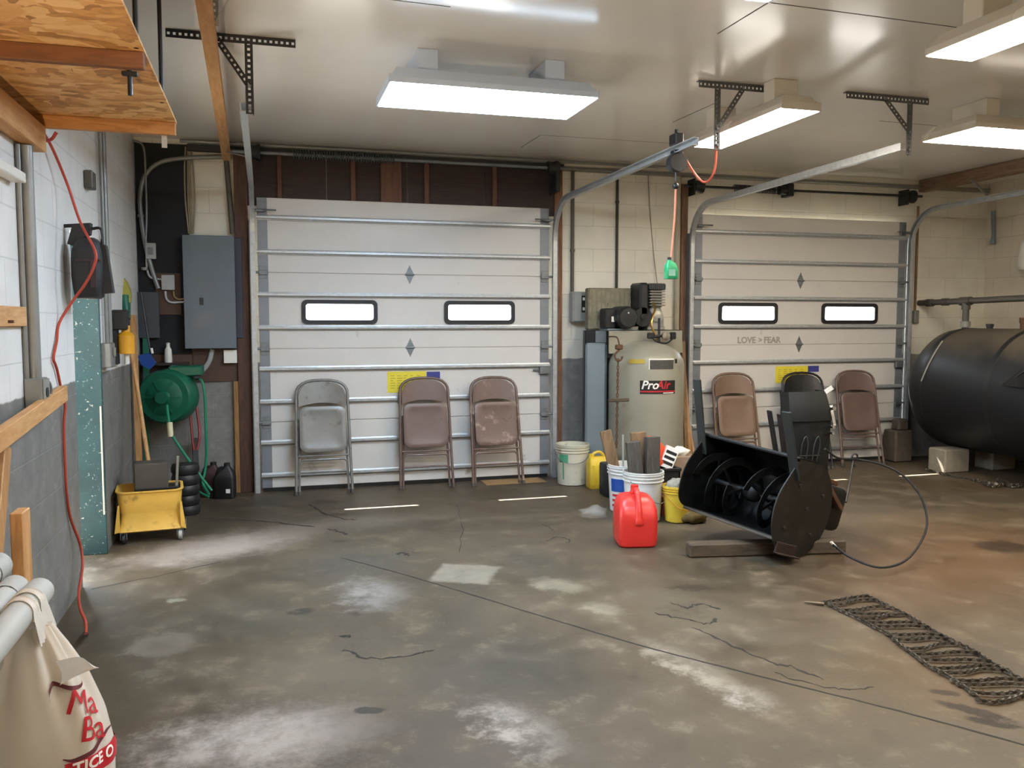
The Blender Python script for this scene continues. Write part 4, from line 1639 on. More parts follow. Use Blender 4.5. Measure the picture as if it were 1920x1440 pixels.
# rags in the yellow bucket
def lump(c, r, sc, m, name, label, cat, seed=0, amp=0.35, n=18, group=None, flat=None):
    b = MB()
    b.sphere((0, 0, 0), 1.0, n, n//2)
    vs = []
    for p in b.v:
        q = p.normalized()
        k = 1+amp*noise.noise(q*1.7+V((seed, seed*2, 0)))+amp*0.5*noise.noise(q*4.1+V((seed, 0, seed)))
        s = V((q.x*sc[0], q.y*sc[1], q.z*sc[2]))*r*k
        if flat is not None:
            s.z = max(s.z, flat*r)
        vs.append(V(c)+s)
    zmin = min(v.z for v in vs)
    b.v = vs
    return tag(build(b, name, m, angle=70), label, cat, group)


lump((2.94, 5.73, 0.275), 0.085, (1, 1, 0.6), mat('grey_rag', '#8c8a80', 0.9, 0, 0.3, 30), 'rag', 'grey rag heaped in the small yellow bucket', 'rag', 3)
# red brown box behind the yellow bucket
b = MB()
b.box((2.90, 5.90, 0), (3.10, 6.05, 0.16), 0.006)
tag(build(b, 'red_box', mat('dull_red_box', '#6e2f27', 0.6)), 'dull red box on the floor behind the yellow bucket', 'box')
# yellow jug and black case
jg = thing('yellow_jug', 'yellow plastic jug with ribbed sides next to the dirty cream bucket', 'jug', (2.880, 7.12, 0))
b = MB()
rings = []
for z, w_, d_ in ((0, 0.19, 0.12), (0.01, 0.20, 0.13), (0.24, 0.20, 0.13), (0.27, 0.17, 0.10), (0.285, 0.10, 0.07)):
    rings.append([V((2.865+x, 7.12+y, z)) for x, y in rrect(w_, d_, 0.025, 4)])
b.loft(rings)
for i in range(3):
    b.box((2.785+i*0.06, 7.048, 0.03), (2.810+i*0.06, 7.058, 0.22), 0.004)
build(b, 'body', m_yellow, jg)
b = MB()
b.tube([(2.810, 7.12, 0.27), (2.820, 7.12, 0.31), (2.880, 7.12, 0.325), (2.930, 7.12, 0.275)], 0.013, 8, k=4)
build(b, 'handle', m_yellow, jg)
b = MB()
b.cyl((2.795, 7.12, 0.27), (2.795, 7.12, 0.31), 0.022, n=14)
build(b, 'cap', m_yellow, jg)
b = MB()
b.box((2.87, 6.90, 0), (3.10, 7.03, 0.05), 0.004)
tag(build(b, 'wood_block', wood('reddish_block', '#6b4030', '#4c2c22', 0.7, 'X')), 'reddish wood block on the floor in front of yellow jug', 'wood block')
cs = thing('black_case', 'black plastic case standing on the floor left of the white buckets', 'case', (2.83, 6.72, 0))
b = MB()
b.box((2.765, 6.64, 0), (2.93, 6.86, 0.285), 0.02, seg=2)
build(b, 'body', mat('dark_navy_case', '#202228', 0.5), cs)
b = MB()
b.tube([(2.80, 6.72, 0.28), (2.80, 6.72, 0.315), (2.89, 6.72, 0.315), (2.89, 6.72, 0.28)], 0.009, 8, k=3)
build(b, 'handle', m_cap, cs)
# crate with orange bag
cr = thing('black_crate', 'black plastic crate behind the white buckets, heaped with an orange bag', 'crate', (3.06, 6.42, 0))
b = MB()
x0, x1, y0, y1 = 2.90, 3.24, 6.26, 6.58
for (lo, hi) in (((x0, y0, 0), (x1, y1, 0.02)), ((x0, y0, 0), (x0+0.012, y1, 0.30)), ((x1-0.012, y0, 0), (x1, y1, 0.30)), ((x0, y0, 0), (x1, y0+0.012, 0.30)), ((x0, y1-0.012, 0), (x1, y1, 0.30))):
    b.box(lo, hi)
build(b, 'body', m_cap, cr)
b = MB()
b.box((x0-0.01, y0-0.01, 0.28), (x1+0.01, y0+0.014, 0.305), 0.004)
b.box((x0-0.01, y1-0.014, 0.28), (x1+0.01, y1+0.01, 0.305), 0.004)
b.box((x0-0.01, y0, 0.28), (x0+0.014, y1, 0.305), 0.004)
b.box((x1-0.014, y0, 0.28), (x1+0.01, y1, 0.305), 0.004)
build(b, 'rim', m_cap, cr)
ob = lump((3.02, 6.38, 0.40), 0.14, (0.95, 0.8, 1.0), m_hivis, 'orange_bag', 'bright orange fabric bag heaped on the black crate', 'bag', 5, 0.4, 20)
b = MB()
b.tube([(2.94, 6.33, 0.40), (3.03, 6.28, 0.385), (3.13, 6.34, 0.36)], 0.007, 6, k=4)
b.tube([(2.95, 6.33, 0.34), (3.03, 6.28, 0.325), (3.14, 6.34, 0.315)], 0.007, 6, k=4)
build(b, 'black_strap', m_cap, ob)
lump((3.20, 6.50, 0.33), 0.05, (1.3, 1, 0.8), m_whiteink, 'rag', 'white rag beside the orange bag on the black crate', 'rag', 8)
bx_ = thing('printed_box', 'white printed box tilted on the black crate by the snow thrower', 'box', (3.16, 6.31, 0.385), RY(24) @ RZ(-15))
b = MB()
b.box((-0.055, -0.03, -0.09), (0.055, 0.03, 0.09), 0.003)
build(b, 'carton', m_whiteink, bx_, local=True)
b = MB()
for k in range(3):
    b.box((-0.045, -0.0315, 0.03-k*0.045), (0.045, -0.0301, 0.055-k*0.045))
build(b, 'print', m_ink, bx_, local=True)
b = MB()
b.box((3.28, 6.45, 0), (3.52, 6.70, 0.36), 0.004)
tag(build(b, 'cardboard_box', mat('brown_cardboard', '#8d7762', 0.8)), 'brown cardboard box behind the snow thrower drift cutter', 'box')
lump((3.38, 6.55, 0.39), 0.06, (1.3, 1, 0.7), m_whiteink, 'rag', 'white rag on top of the brown cardboard box', 'rag', 12)
lump((3.05, 5.66, 0.045), 0.075, (1.35, 0.9, 0.75), mat('tan_cloth_bag', '#6b5a2e', 0.9, 0, 0.4, 14), 'cloth_bag', 'small tan and black cloth bag on floor under the snow thrower', 'bag', 15, flat=-0.6)
lump((2.38, 6.02, 0.036), 0.07, (1.5, 1, 0.75), m_film, 'plastic_wrap', 'crumpled clear plastic wrap on floor left of red fuel can', 'plastic wrap', 21, 0.5, flat=-0.47)
# flattened cardboard under the third chair
b = MB()
p, q = aZ(890, 908), aZ(975, 903)
b.box((1.92, 7.50, 0.0002), (2.50, 7.73, 0.006))
tag(build(b, 'cardboard_sheet', mat('worn_cardboard', '#9a7a52', 0.85)), 'flat piece of brown cardboard on floor behind the scuffed chair', 'cardboard')

# thin wood strips leaning by the second door
for i, (pxa, pxb, ytop, w_, lab) in enumerate(((1281, 1271, 655, 0.035, 'wood strip touching the compressor tank, leftmost of the leaning strips'),
                                            (1288, 1281, 640, 0.04, 'tallest of the wood strips leaning between tank and second overhead door'),
                                            (1296, 1283, 690, 0.03, 'middle strip of those leaning between tank and second overhead door'),
                                            (1301, 1281, 735, 0.035, 'short wood strip leaning right of the middle strip'),
                                            (1308, 1285, 770, 0.03, 'shortest leaning wood strip, nearest the second overhead door'))):
    b = MB()
    p0, p1 = aY(pxa, 880, 7.52-0.012*i), aY(pxb, ytop, 7.75-0.012*i)
    p0.z = 0.004
    b.bar(p0, p1, w_, 0.018, V((0, 1, 0)), 0.002)
    tag(build(b, 'wood_strip', m_oldz if i % 2 else m_tanz), lab, 'wood strip', 'wood strips leaning by the compressor')
# ------------------------------------------------------------------ snow thrower attachment
ST_M = T((3.11, 4.96, 0.05)) @ mat4(V((0.352, -0.936, 0)), V((0.936, 0.352, 0)), V((0, 0, 1)), V((0, 0, 0))) @ T((0.375, 0, 0)) @ RY(5.5) @ T((-0.375, 0, 0)) @ T((0, -0.10, 0.022)) @ RX(-17)
st = thing('snow_thrower', 'black snow thrower attachment resting on a timber in front of the stencilled door', 'snow thrower', M=ST_M)
W2 = 0.375
PLATE = [(-0.185, 0.555), (0.06, 0.565), (0.19, 0.50), (0.275, 0.38), (0.30, 0.24), (0.26, 0.10), (0.17, 0.0), (0.05, -0.045), (-0.10, -0.045), (-0.20, 0.0), (-0.275, 0.09), (-0.31, 0.20), (-0.30, 0.32), (-0.25, 0.43)]
MYZ = Matrix(((0, 0, 1, 0), (1, 0, 0, 0), (0, 1, 0, 0), (0, 0, 0, 1)))
m_plate = mat('brownish_black_side_plate', '#171512', 0.5, 0.0, 0.2, 7, dirt='#2b251e', dirt_amt=0.3)
for s in (-1, 1):
    b = MB()
    pl_ = PLATE if s > 0 else [(y, max(z, 0.045)) for y, z in PLATE]
    sp_ = smooth_path([V((y, z, 0)) for y, z in pl_[1:]], 4)
    b.prism([pl_[0]]+[(p.x, p.y) for p in sp_], s*W2-0.004, s*W2+0.004, MYZ)
    build(b, 'side_plate', m_plate if s > 0 else m_blackm, st, local=True)
# curved shell
b = MB()
arc = [(-0.20, 0.55), (-0.12, 0.562), (0.06, 0.558), (0.18, 0.49), (0.262, 0.375), (0.285, 0.24), (0.25, 0.12), (0.16, 0.06), (0.03, 0.045), (-0.16, 0.05)]
arc3 = smooth_path([V((0, y, z)) for y, z in arc], 3)
b.grid(lambda u, v: (-W2+v*2*W2, arc3[min(len(arc3)-1, int(round(u*(len(arc3)-1))))].y, arc3[min(len(arc3)-1, int(round(u*(len(arc3)-1))))].z), len(arc3)-1, 1, 0.008)
build(b, 'auger_housing', m_blackm, st, local=True, angle=40)
b = MB()
b.tube([(-W2-0.01, -0.195, 0.553), (W2+0.01, -0.195, 0.553)], 0.013, 8)
build(b, 'top_lip', m_blackm, st, local=True)
b = MB()
b.box((-W2, -0.21, 0.028), (W2, -0.10, 0.045), 0.003)
build(b, 'scraper_blade', mat('worn_scraper_steel', '#4b463f', 0.5, 0.4, 0.25, 20), st, local=True)
# auger with ribbon flights
b = MB()
b.cyl((-W2, -0.02, 0.27), (W2, -0.02, 0.27), 0.022, n=12)
build(b, 'auger_shaft', m_blackm, st, local=True)
for s in (-1, 1):
    b = MB()
    n = 40
    for st_, off in ((0, 0.0), (1, PI)):
        b.grid(lambda u, v: (s*(0.36-0.30*u), -0.02+math.cos(u*2*PI*1.0*s+off)*(0.15+0.055*v), 0.27+math.sin(u*2*PI*1.0*s+off)*(0.15+0.055*v)), 26, 1, 0.005)
        for u in (0.2, 0.6, 0.95):
            a = u*2*PI*s+off
            b.bar((s*(0.36-0.30*u), -0.02, 0.27), (s*(0.36-0.30*u), -0.02+math.cos(a)*0.16, 0.27+math.sin(a)*0.16), 0.02, 0.008, V((1, 0, 0)))
    build(b, 'auger_flight', mat('worn_auger_steel_%d' % (s+1), '#131312', 0.5, 0.2, 0.4, 16), st, local=True)
# gearbox
b = MB()
b.sphere((0, -0.02, 0.27), 0.065, 14, 8, (1.1, 1, 1))
b.cyl((0, 0.0, 0.27), (0, 0.27, 0.27), 0.035, n=12)
build(b, 'gearbox', m_blackm, st, local=True)
# impeller drum behind
b = MB()
b.cyl((0.0, 0.24, 0.40), (0.0, 0.42, 0.40), 0.20, n=36)
build(b, 'impeller_drum', m_blackm, st, local=True)
b = MB()
b.box((0.06, 0.24, 0.17), (0.33, 0.56, 0.47), 0.05, seg=3)
b.box((-0.22, 0.46, 0.22), (0.22, 0.49, 0.50), 0.01)
build(b, 'mounting_frame', m_blackm, st, local=True)
# skid shoe, bracket on the right
b = MB()
b.box((W2+0.004, -0.20, -0.045), (W2+0.02, 0.02, 0.03), 0.006)
b.box((W2+0.004, -0.20, -0.045), (W2+0.06, 0.02, -0.035), 0.004)
build(b, 'skid_shoe', mat('dark_rust', '#2e2119', 0.7, 0.2, 0.3, 20), st, local=True)
b = MB()
b.box((W2-0.12, 0.18, 0.47), (W2-0.02, 0.34, 0.50), 0.004)
b.bar((W2-0.03, 0.25, 0.44), (W2-0.01, 0.42, 0.33), 0.05, 0.03, bev=0.004)
b.bar((W2-0.05, 0.1, 0.555), (W2-0.05, 0.28, 0.48), 0.04, 0.02, bev=0.004)
build(b, 'rusty_bracket', m_rust, st, local=True)
for (y, z) in ((0.02, 0.27), (0.16, 0.38), (-0.12, 0.40), (0.14, 0.12), (-0.16, 0.12)):
    b = MB()
    b.cyl((W2+0.003, y, z), (W2+0.014, y, z), 0.012, n=6)
    build(b, 'plate_bolt', mat('dark_bolt', '#3a3733', 0.5, 0.3), st, local=True)
# drift cutters
for s in (-1, 1):
    b = MB()
    ln = 0.36 if s < 0 else 0.27
    b.bar((s*(W2-0.005), -0.17, 0.42), (s*(W2-0.005)-0.04, -0.40, 0.53+ln), 0.014, 0.068, V((1, 0, 0)), 0.004)
    build(b, 'drift_cutter', mat('dark_green_black_bar_%d' % (s+1), '#222725', 0.5, 0, 0.15), st, local=True)
# chute: built upright in world space on top of the drum
ch_o = aY(1512, 880, 5.06)
CHM = T((ch_o.x, 5.06, 0.50)) @ RZ(-12) @ RX(-2) @ RY(-2)
cht = [CHM]


def chloc(b):
    b.v = [CHM @ p for p in b.v]
    return b


b = MB()
# tapering U channel, open to the rear
def chan(u, v):
    z = v*0.36
    hw = 0.125+0.035*v
    dp = 0.17
    s = u*3
    if s < 1:
        return (-hw, dp*(1-s)-0.06, z)
    if s < 2:
        q = s-1
        return (-hw+2*hw*q, -0.06-0.035*math.sin(PI*q), z)
    return (hw, -0.06+dp*(s-2), z)
b.grid(chan, 24, 6, 0.005)
build(chloc(b), 'chute', m_blackm, st, angle=50)
b = MB()
def defl(u, v):
    z = 0.32+v*0.20
    hw = 0.15-0.02*v
    s = u*3
    y0 = -0.085+0.05*v*v
    if s < 1:
        return (-hw, y0+0.16*(1-s), z)
    if s < 2:
        q = s-1
        return (-hw+2*hw*q, y0-0.03*math.sin(PI*q), z)
    return (hw, y0+0.16*(s-2), z)
b.grid(defl, 24, 6, 0.005)
build(chloc(b), 'deflector', mat('deflector_black', '#121413', 0.55, 0, 0.2, 8, spec=0.3), st, angle=50)
b = MB()
b.box((-0.21, -0.05, 0.02), (-0.195, 0.02, 0.43), 0.004)
b.v = [RY(-8) @ p for p in b.v]
build(chloc(b), 'side_flange', m_blackm, st)
b = MB()
for pts in ([(-0.085, -0.098, 0.045), (-0.075, -0.112, 0.16), (-0.045, -0.114, 0.22), (-0.035, -0.114, 0.15), (-0.055, -0.108, 0.03)],
            [(-0.01, -0.112, 0.03), (0.01, -0.116, 0.16), (0.04, -0.116, 0.215), (0.05, -0.114, 0.15), (0.02, -0.108, 0.03)]):
    b.tube(pts, 0.0045, 6, k=4)
b.tube([(-0.09, -0.102, 0.085), (0.055, -0.108, 0.085)], 0.0045, 6)
build(chloc(b), 'wire_guard', mat('faint_grey_wire', '#3a3a38', 0.4, 0.3), st)
b = MB()
b.cyl((0.158, -0.07, 0.40), (0.158, -0.11, 0.40), 0.013, n=10)
b.cyl((0.156, -0.06, 0.27), (0.156, -0.10, 0.27), 0.01, n=10)
b.cyl((0.153, -0.06, 0.23), (0.153, -0.10, 0.23), 0.01, n=10)
b.bar((0.155, -0.06, 0.42), (0.17, -0.08, 0.28), 0.02, 0.008)
build(chloc(b), 'hinge_hardware', m_chrome, st)
b = MB()
b.bar((0.10, -0.10, 0.515), (0.15, -0.105, 0.545), 0.03, 0.004, V((0, 1, 0)))
build(chloc(b), 'white_scuff_tab', m_whiteink, st)
b = MB()
b.cyl((0, 0.06, -0.05), (0, 0.06, 0.02), 0.165, n=28)
build(chloc(b), 'chute_collar', m_blackm, st)
# timber under it
b = MB()
q0, q1 = aZ(1296, 1047), aZ(1590, 1039)
b.bar((q0.x, q0.y+0.05, 0.0455), (q1.x, q1.y+0.05, 0.0455), 0.092, 0.09, bev=0.01)
tag(build(b, 'timber', m_oldw), 'weathered square timber on the floor under the snow thrower', 'timber')
# control cable
cb = thing('control_cable', 'springy black control cable looping from the snow thrower over the floor', 'cable', (4.2, 4.9, 0))
b = MB()
b.tube([V((p.x, p.y, max(p.z, 0.0065))) for p in (aD(1562, 1022, 5.3), aD(1600, 1048, 5.15), aD(1655, 1064, 5.05), aD(1705, 1045, 5.2), aD(1737, 990, 5.45), aD(1728, 935, 5.55), aD(1695, 893, 5.65), aD(1650, 870, 5.7), aD(1602, 861, 5.7), aD(1570, 858, 5.65), aD(1547, 842, 5.5))], 0.0075, 8, k=8)
build(b, 'outer_cable', m_blackr, cb)
b = MB()
b.tube([aD(1603, 875, 5.7), aD(1597, 862, 5.7), aD(1600, 852, 5.7), aD(1607, 853, 5.7), aD(1608, 864, 5.7)], 0.006, 6, k=4)
b.tube([aD(1600, 862, 5.7), aD(1594, 900, 5.62), aD(1586, 942, 5.5)], 0.006, 6)
build(b, 'control_rod', m_cap, cb)
b = MB()
b.cyl(aD(1558, 1016, 5.33), aD(1568, 1027, 5.33), 0.009, n=8)
build(b, 'white_ferrule', m_whiteink, cb)

# ------------------------------------------------------------------ tyre chain on the floor
tc = thing('tire_chain', 'ladder pattern steel tire chain spread on the floor at lower right', 'tire chain', (2.95, 3.2, 0))
LP = [aZ(1545, 1133), aZ(1640, 1178), aZ(1740, 1250), aZ(1835, 1312)]
RP = [aZ(1628, 1121), aZ(1740, 1180), aZ(1860, 1245), aZ(1990, 1318)]
for p in LP+RP:
    p.z = 0.012
LS, RS = smooth_path(LP, 8), smooth_path(RP, 8)
for P_ in (LP, RP):
    b = MB()
    jit = [p+V((random.uniform(-.012, .012), random.uniform(-.01, .01), 0)) for p in smooth_path(P_, 4)]
    chain_run(b, jit, 0.021, L=0.034, W=0.024, r=0.0042, n=4, m=8)
    b.v = [V((p.x, p.y, max(0.001, p.z))) for p in b.v]
    build(b, 'side_chain', m_chain, tc)
NC = 17
for i in range(NC):
    t_ = (i+0.3)/NC
    a = LS[min(len(LS)-1, int(t_*(len(LS)-1)))]
    c = RS[min(len(RS)-1, int(min(1, t_+random.uniform(-.02, .02))*(len(RS)-1)))]
    d = c-a
    nrm = V((-d.y, d.x, 0)).normalized()
    k1 = 0.035+random.uniform(-.02, .025)
    pts = [a, a+d*0.3+nrm*(-k1*0.2), a+d*0.65+nrm*k1*0.4, a+d*0.85+nrm*k1*0.2, c]
    b = MB()
    chain_run(b, [p+V((0, 0, 0.002)) for p in pts], 0.019, L=0.031, W=0.024, r=0.0058, n=4, m=8)
    b.v = [V((p.x, p.y, max(0.001, p.z))) for p in b.v]
    build(b, 'cross_chain', m_chain, tc)
b = MB()
b.tube([aZ(1545, 1133, 0.01), aZ(1530, 1131, 0.01), aZ(1508, 1129, 0.008)], [0.009, 0.007, 0.004], 8)
build(b, 'hook', m_chain, tc)
b = MB()
e0 = [aZ(1835, 1312, 0.012), aZ(1860, 1316, 0.012), aZ(1890, 1312, 0.012), aZ(1930, 1300, 0.012), aZ(1960, 1310, 0.012)]
chain_run(b, e0, 0.019, L=0.034, W=0.026, r=0.005, n=4, m=8)
b.v = [V((p.x, p.y, max(0.001, p.z))) for p in b.v]
build(b, 'end_chain', m_chain, tc)
# second chain under the oil tank
b = MB()
chain_run(b, [aZ(1738, 880, 0.012), aZ(1775, 890, 0.012), aZ(1815, 897, 0.012), aZ(1850, 905, 0.014), aZ(1885, 908, 0.014), aZ(1930, 908, 0.014)], 0.03, L=0.045, W=0.032, r=0.006, n=4, m=8)
chain_run(b, [aZ(1835, 900, 0.02), aZ(1860, 912, 0.014), aZ(1890, 905, 0.02), aZ(1870, 898, 0.02), aZ(1900, 913, 0.014), aZ(1940, 902, 0.012)], 0.03, L=0.045, W=0.032, r=0.006, n=4, m=8)
b.v = [V((p.x, p.y, max(0.001, p.z))) for p in b.v]
tag(build(b, 'tire_chain', m_chain), 'tangled steel chain lying on floor along the black oil tank', 'tire chain')

# ------------------------------------------------------------------ oil tank
TX, TR, TZ, TY = 6.92, 0.615, 0.815, 7.12
ot = thing('oil_tank', 'large black horizontal oil tank on concrete blocks along the right wall', 'oil tank', (TX, 6.3, 0))
b = MB()
prof = [(0.02, 0.0), (0.25, 0.015), (0.42, 0.06), (0.54, 0.13), (0.60, 0.22), (TR, 0.32), (TR, 2.0), (0.60, 2.1), (0.4, 2.26), (0.02, 2.3)]
b.lathe(prof, mat4(V((1, 0, 0)), V((0, 0, 1)), V((0, -1, 0)), V((TX, TY+0.33, TZ))), 56)
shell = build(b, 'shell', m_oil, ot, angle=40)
for yy in (TY-0.03, TY-0.85):
    b = MB()
    b.lathe([(TR+0.001, -0.03), (TR+0.004, -0.028), (TR+0.004, 0.028), (TR+0.001, 0.03)], mat4(V((1, 0, 0)), V((0, 0, 1)), V((0, -1, 0)), V((TX, yy, TZ))), 56, caps=False)
    build(b, 'weld_band', mat('band_black_%d' % int(yy*10), '#17181a', 0.5), ot)
b = MB()
pr = [aY(1737, 640, 7.18), aY(1735, 660, 7.15), aY(1732, 690, 7.12)]
def on_tank(y, ang, off=0.004):
    return V((TX+math.cos(R(ang))*(TR+off), y, TZ+math.sin(R(ang))*(TR+off)))
b.tube([on_tank(7.05, 128), on_tank(7.02, 145), on_tank(7.03, 160), on_tank(7.06, 172)], 0.008, 6, k=4)
build(b, 'white_drip', mat('dried_white_drip', '#8d8b85', 0.6), ot)
for yy, hh, rr, m_ in ((6.45, 0.09, 0.035, m_rust), (6.85, 0.03, 0.03, m_cap)):
    b = MB()
    b.cyl((TX, yy, TZ+TR-0.005), (TX, yy, TZ+TR+hh), rr, n=14)
    b.cyl((TX, yy, TZ+TR+hh*0.6), (TX, yy, TZ+TR+hh+0.015), rr*1.2, n=8)
    build(b, 'filler_fitting', m_, ot)
b = MB()
b.tube([(TX-0.62, 6.02, 0.95), (TX-0.635, 5.85, 1.06), (TX-0.64, 5.6, 1.2)], 0.006, 6)
b.prism([(0, 0), (0.55, 0.0), (0.55, 0.42)], 0, 0.004, mat4(V((0, -1, 0)), V((0, 0, 1)), V((-1, 0, 0)), V((TX-0.628, 6.08, 0.93))))
build(b, 'sheet_metal_flap', m_cap, ot)
# blocks
for i, (bx0, by0, bx1, by1, lab) in enumerate(((6.42, 6.83, 6.72, 7.06, 'concrete block under the visible end of black oil tank'), (7.0, 6.83, 7.3, 7.06, 'concrete block under black oil tank, near the right wall'), (6.62, 5.4, 7.1, 5.65, 'concrete block under the near end of black oil tank'))):
    b = MB()
    b.box((bx0, by0, 0), (bx1, by1, 0.232 if i < 2 else 0.199), 0.012)
    tag(build(b, 'concrete_block', m_conc), lab, 'concrete block', 'blocks under the oil tank')
b = MB()
b.box((6.40, 7.50, 0), (6.62, 7.70, 0.34), 0.015)
b.box((6.45, 7.52, 0.34), (6.58, 7.64, 0.46), 0.015)
tag(build(b, 'valve_box', mat('dark_dusty_valve_box', '#4d443a', 0.8, 0, 0.3, 14)), 'dark dusty box on the floor behind the oil tank end', 'box')
# pipe above the tank
pp = thing('tank_pipe', 'dark iron vent pipe running above the black oil tank', 'pipe', (TX, 7.0, 1.7))
b = MB()
b.cyl((TX, YB-0.001, 1.70), (TX, 3.2, 1.765), 0.032, n=14)
build(b, 'horizontal_pipe', m_cond_d, pp)
b = MB()
b.cyl((TX, 7.16, TZ+TR-0.005), (TX, 7.16, 1.70), 0.032, n=14)
build(b, 'drop_pipe', m_cond_d, pp)
for c0, c1, rr in (((TX, 7.10, 1.708), (TX, 7.23, 1.706), 0.045), ((TX, 7.16, 1.62), (TX, 7.16, 1.69), 0.042), ((TX, 7.62, 1.70), (TX, 7.70, 1.70), 0.042), ((TX, 7.40, 1.704), (TX, 7.48, 1.703), 0.040), ((TX, 7.16, 1.44), (TX, 7.16, 1.50), 0.05), ((TX, 6.18, 1.715), (TX, 6.28, 1.714), 0.044)):
    b = MB()
    b.cyl(c0, c1, rr, n=14)
    build(b, 'pipe_coupling', m_iron if rr == 0.05 else m_cond_d, pp)
# wall hung jug and small pipe on the right wall
wj = thing('hanging_jug', 'white plastic jug hanging on the right wall at the picture edge', 'jug', (XR-0.1, 7.1, 2.1))
b = MB()
b.lathe([(0.02, 0.0), (0.09, 0.01), (0.11, 0.05), (0.11, 0.20), (0.09, 0.29), (0.04, 0.34), (0.04, 0.38), (0.01, 0.385)], T((XR-0.125, 7.12, 2.03)), 24)
build(b, 'body', m_whitep, wj)
b = MB()
b.tube([(XR-0.125, 7.02, 2.26), (XR-0.125, 6.98, 2.32), (XR-0.125, 7.06, 2.38)], 0.012, 8, k=4)
build(b, 'handle', m_whitep, wj)
b = MB()
b.cyl((XR-0.14, 7.12, 2.40), (XR-0.001, 7.12, 2.43), 0.006, n=6)
build(b, 'wall_hook', m_galvd, wj)
b = MB()
b.tube([(XR-0.0215, 7.72, 2.72), (XR-0.0215, 7.70, 2.45), (XR-0.05, 7.68, 2.36)], 0.022, 10)
b.cyl((XR-0.05, 7.68, 2.35), (XR-0.05, 7.68, 2.40), 0.03, n=10)
tag(build(b, 'pipe_stub', m_bluegrey), 'short grey pipe stub on right wall above the oil tank', 'pipe')
# hanger on the right rail, pale brace, torsion shaft of the stencilled door
b = MB()
b.bar((6.78, 7.0, 2.9), (6.69, 6.72, 2.71), 0.03, 0.012, bev=0.002)
tag(build(b, 'rail_brace', m_slots), 'pale brace slanting down to the right rail of stencilled door', 'brace')
sh = thing('torsion_shaft', 'dark torsion shaft and drums above the stencilled overhead door', 'torsion shaft', (5.4, 7.72, 2.83))
b = MB()
b.cyl((4.0, 7.72, 2.83), (6.82, 7.72, 2.84), 0.014, n=12)
build(b, 'shaft', m_cap, sh)
for xx in (4.14, 6.66):
    b = MB()
    b.lathe([(0.02, -0.05), (0.06, -0.045), (0.055, 0.0), (0.07, 0.03), (0.07, 0.05), (0.02, 0.05)], mat4(V((0, 1, 0)), V((0, 0, 1)), V((1, 0, 0)), V((xx, 7.72, 2.832))), 20)
    build(b, 'cable_drum', m_slot, sh)
    b = MB()
    b.box((xx-0.065, 7.66, 2.74), (xx-0.055, 7.81, 2.90))
    build(b, 'bearing_plate', m_slot, sh)
b = MB()
pts = []
for i in range(0, 22*8+1):
    a = i/8*2*PI
    pts.append((4.55+i/8*0.022, 7.72+math.cos(a)*0.034, 2.831+math.sin(a)*0.034))
b.tube(pts, 0.006, 5)
build(b, 'torsion_spring', m_slot, sh)
b = MB()
b.box((5.14, 7.66, 2.77), (5.20, 7.81, 2.90), 0.006)
b.cyl((5.06, 7.72, 2.832), (5.14, 7.72, 2.832), 0.045, n=16)
build(b, 'spring_anchor', m_slot, sh)
# torsion shaft of the first door, half hidden in the dark header
s1_ = thing('torsion_shaft', 'grey torsion shaft in the dark brown header of first overhead door', 'torsion shaft', (1.2, 7.66, 2.9))
b = MB()
b.cyl((-0.30, 7.66, 2.925), (2.75, 7.66, 2.925), 0.016, n=12)
build(b, 'shaft', m_galvd, s1_)
for xx in (-0.06, 2.60):
    b = MB()
    b.lathe([(0.02, -0.05), (0.06, -0.045), (0.055, 0.0), (0.07, 0.03), (0.07, 0.05), (0.02, 0.05)], mat4(V((0, 1, 0)), V((0, 0, 1)), V((1, 0, 0)), V((xx, 7.66, 2.925))), 20)
    build(b, 'cable_drum', m_slot, s1_)
b = MB()
b.box((2.62, 7.60, 2.70), (2.66, 7.80, 2.97), 0.004)
build(b, 'bearing_plate', m_slot, s1_)
b = MB()
pts = [(0.25+i/8*0.022, 7.66+math.cos(i/8*2*PI)*0.034, 2.925+math.sin(i/8*2*PI)*0.034) for i in range(0, 40*8+1)]
b.tube(pts, 0.006, 5)
build(b, 'torsion_spring', mat('dusty_spring', '#55575a', 0.6, 0.4), s1_)

# ------------------------------------------------------------------ conduits and boxes on the back wall between the doors
def conduit(pts, r, m, label, k=0, name='conduit', straps=(), n=10, group=None):
    root = thing(name, label, 'conduit', pts[0], group=group)
    b = MB()
    b.tube(pts, r, n, k=k)
    build(b, 'tube', m, root)
    for s in straps:
        s = V(s)
        b = MB()
        b.cyl(s-V((0, 0, 0.012)), s+V((0, 0, 0.012)), r*1.35, n=10)
        build(b, 'coupling', m, root)
    return root


yw = YB-0.0125
x_ = aY(1073, 450, yw).x
yw = YB-0.0175
conduit([(x_, yw, 1.78), (x_, yw, 2.94)], 0.018, m_cond_d, 'grey conduit rising from the disconnect switch box', straps=[(x_, yw, 2.7), (x_, yw, 2.18)])
x_ = aY(1157, 450, yw).x
yw = YB-0.0135
conduit([(x_, yw, 1.40), (x_, yw, 2.90)], 0.014, mat('black_iron_pipe', '#35332c', 0.5, 0.3), 'thin black pipe on wall going down behind the compressor belt guard', straps=[(x_, yw, 2.66)])
x_ = aY(1269, 450, yw).x
yw = YB-0.028
conduit([(x_, yw, 1.30), (x_, yw, 2.93)], 0.03, mat('buff_painted_pipe', '#a39b88', 0.55), 'buff painted pipe on wall behind the green jug')
yw = YB-0.010
conduit([aY(1215, 320, yw), aY(1219, 400, yw), aY(1226, 480, yw), aY(1234, 545, yw-0.15)], 0.005, m_cable, 'thin cable drooping down the wall to the compressor pump', k=6, name='cable', n=6)
x_ = aY(1718, 500, yw).x
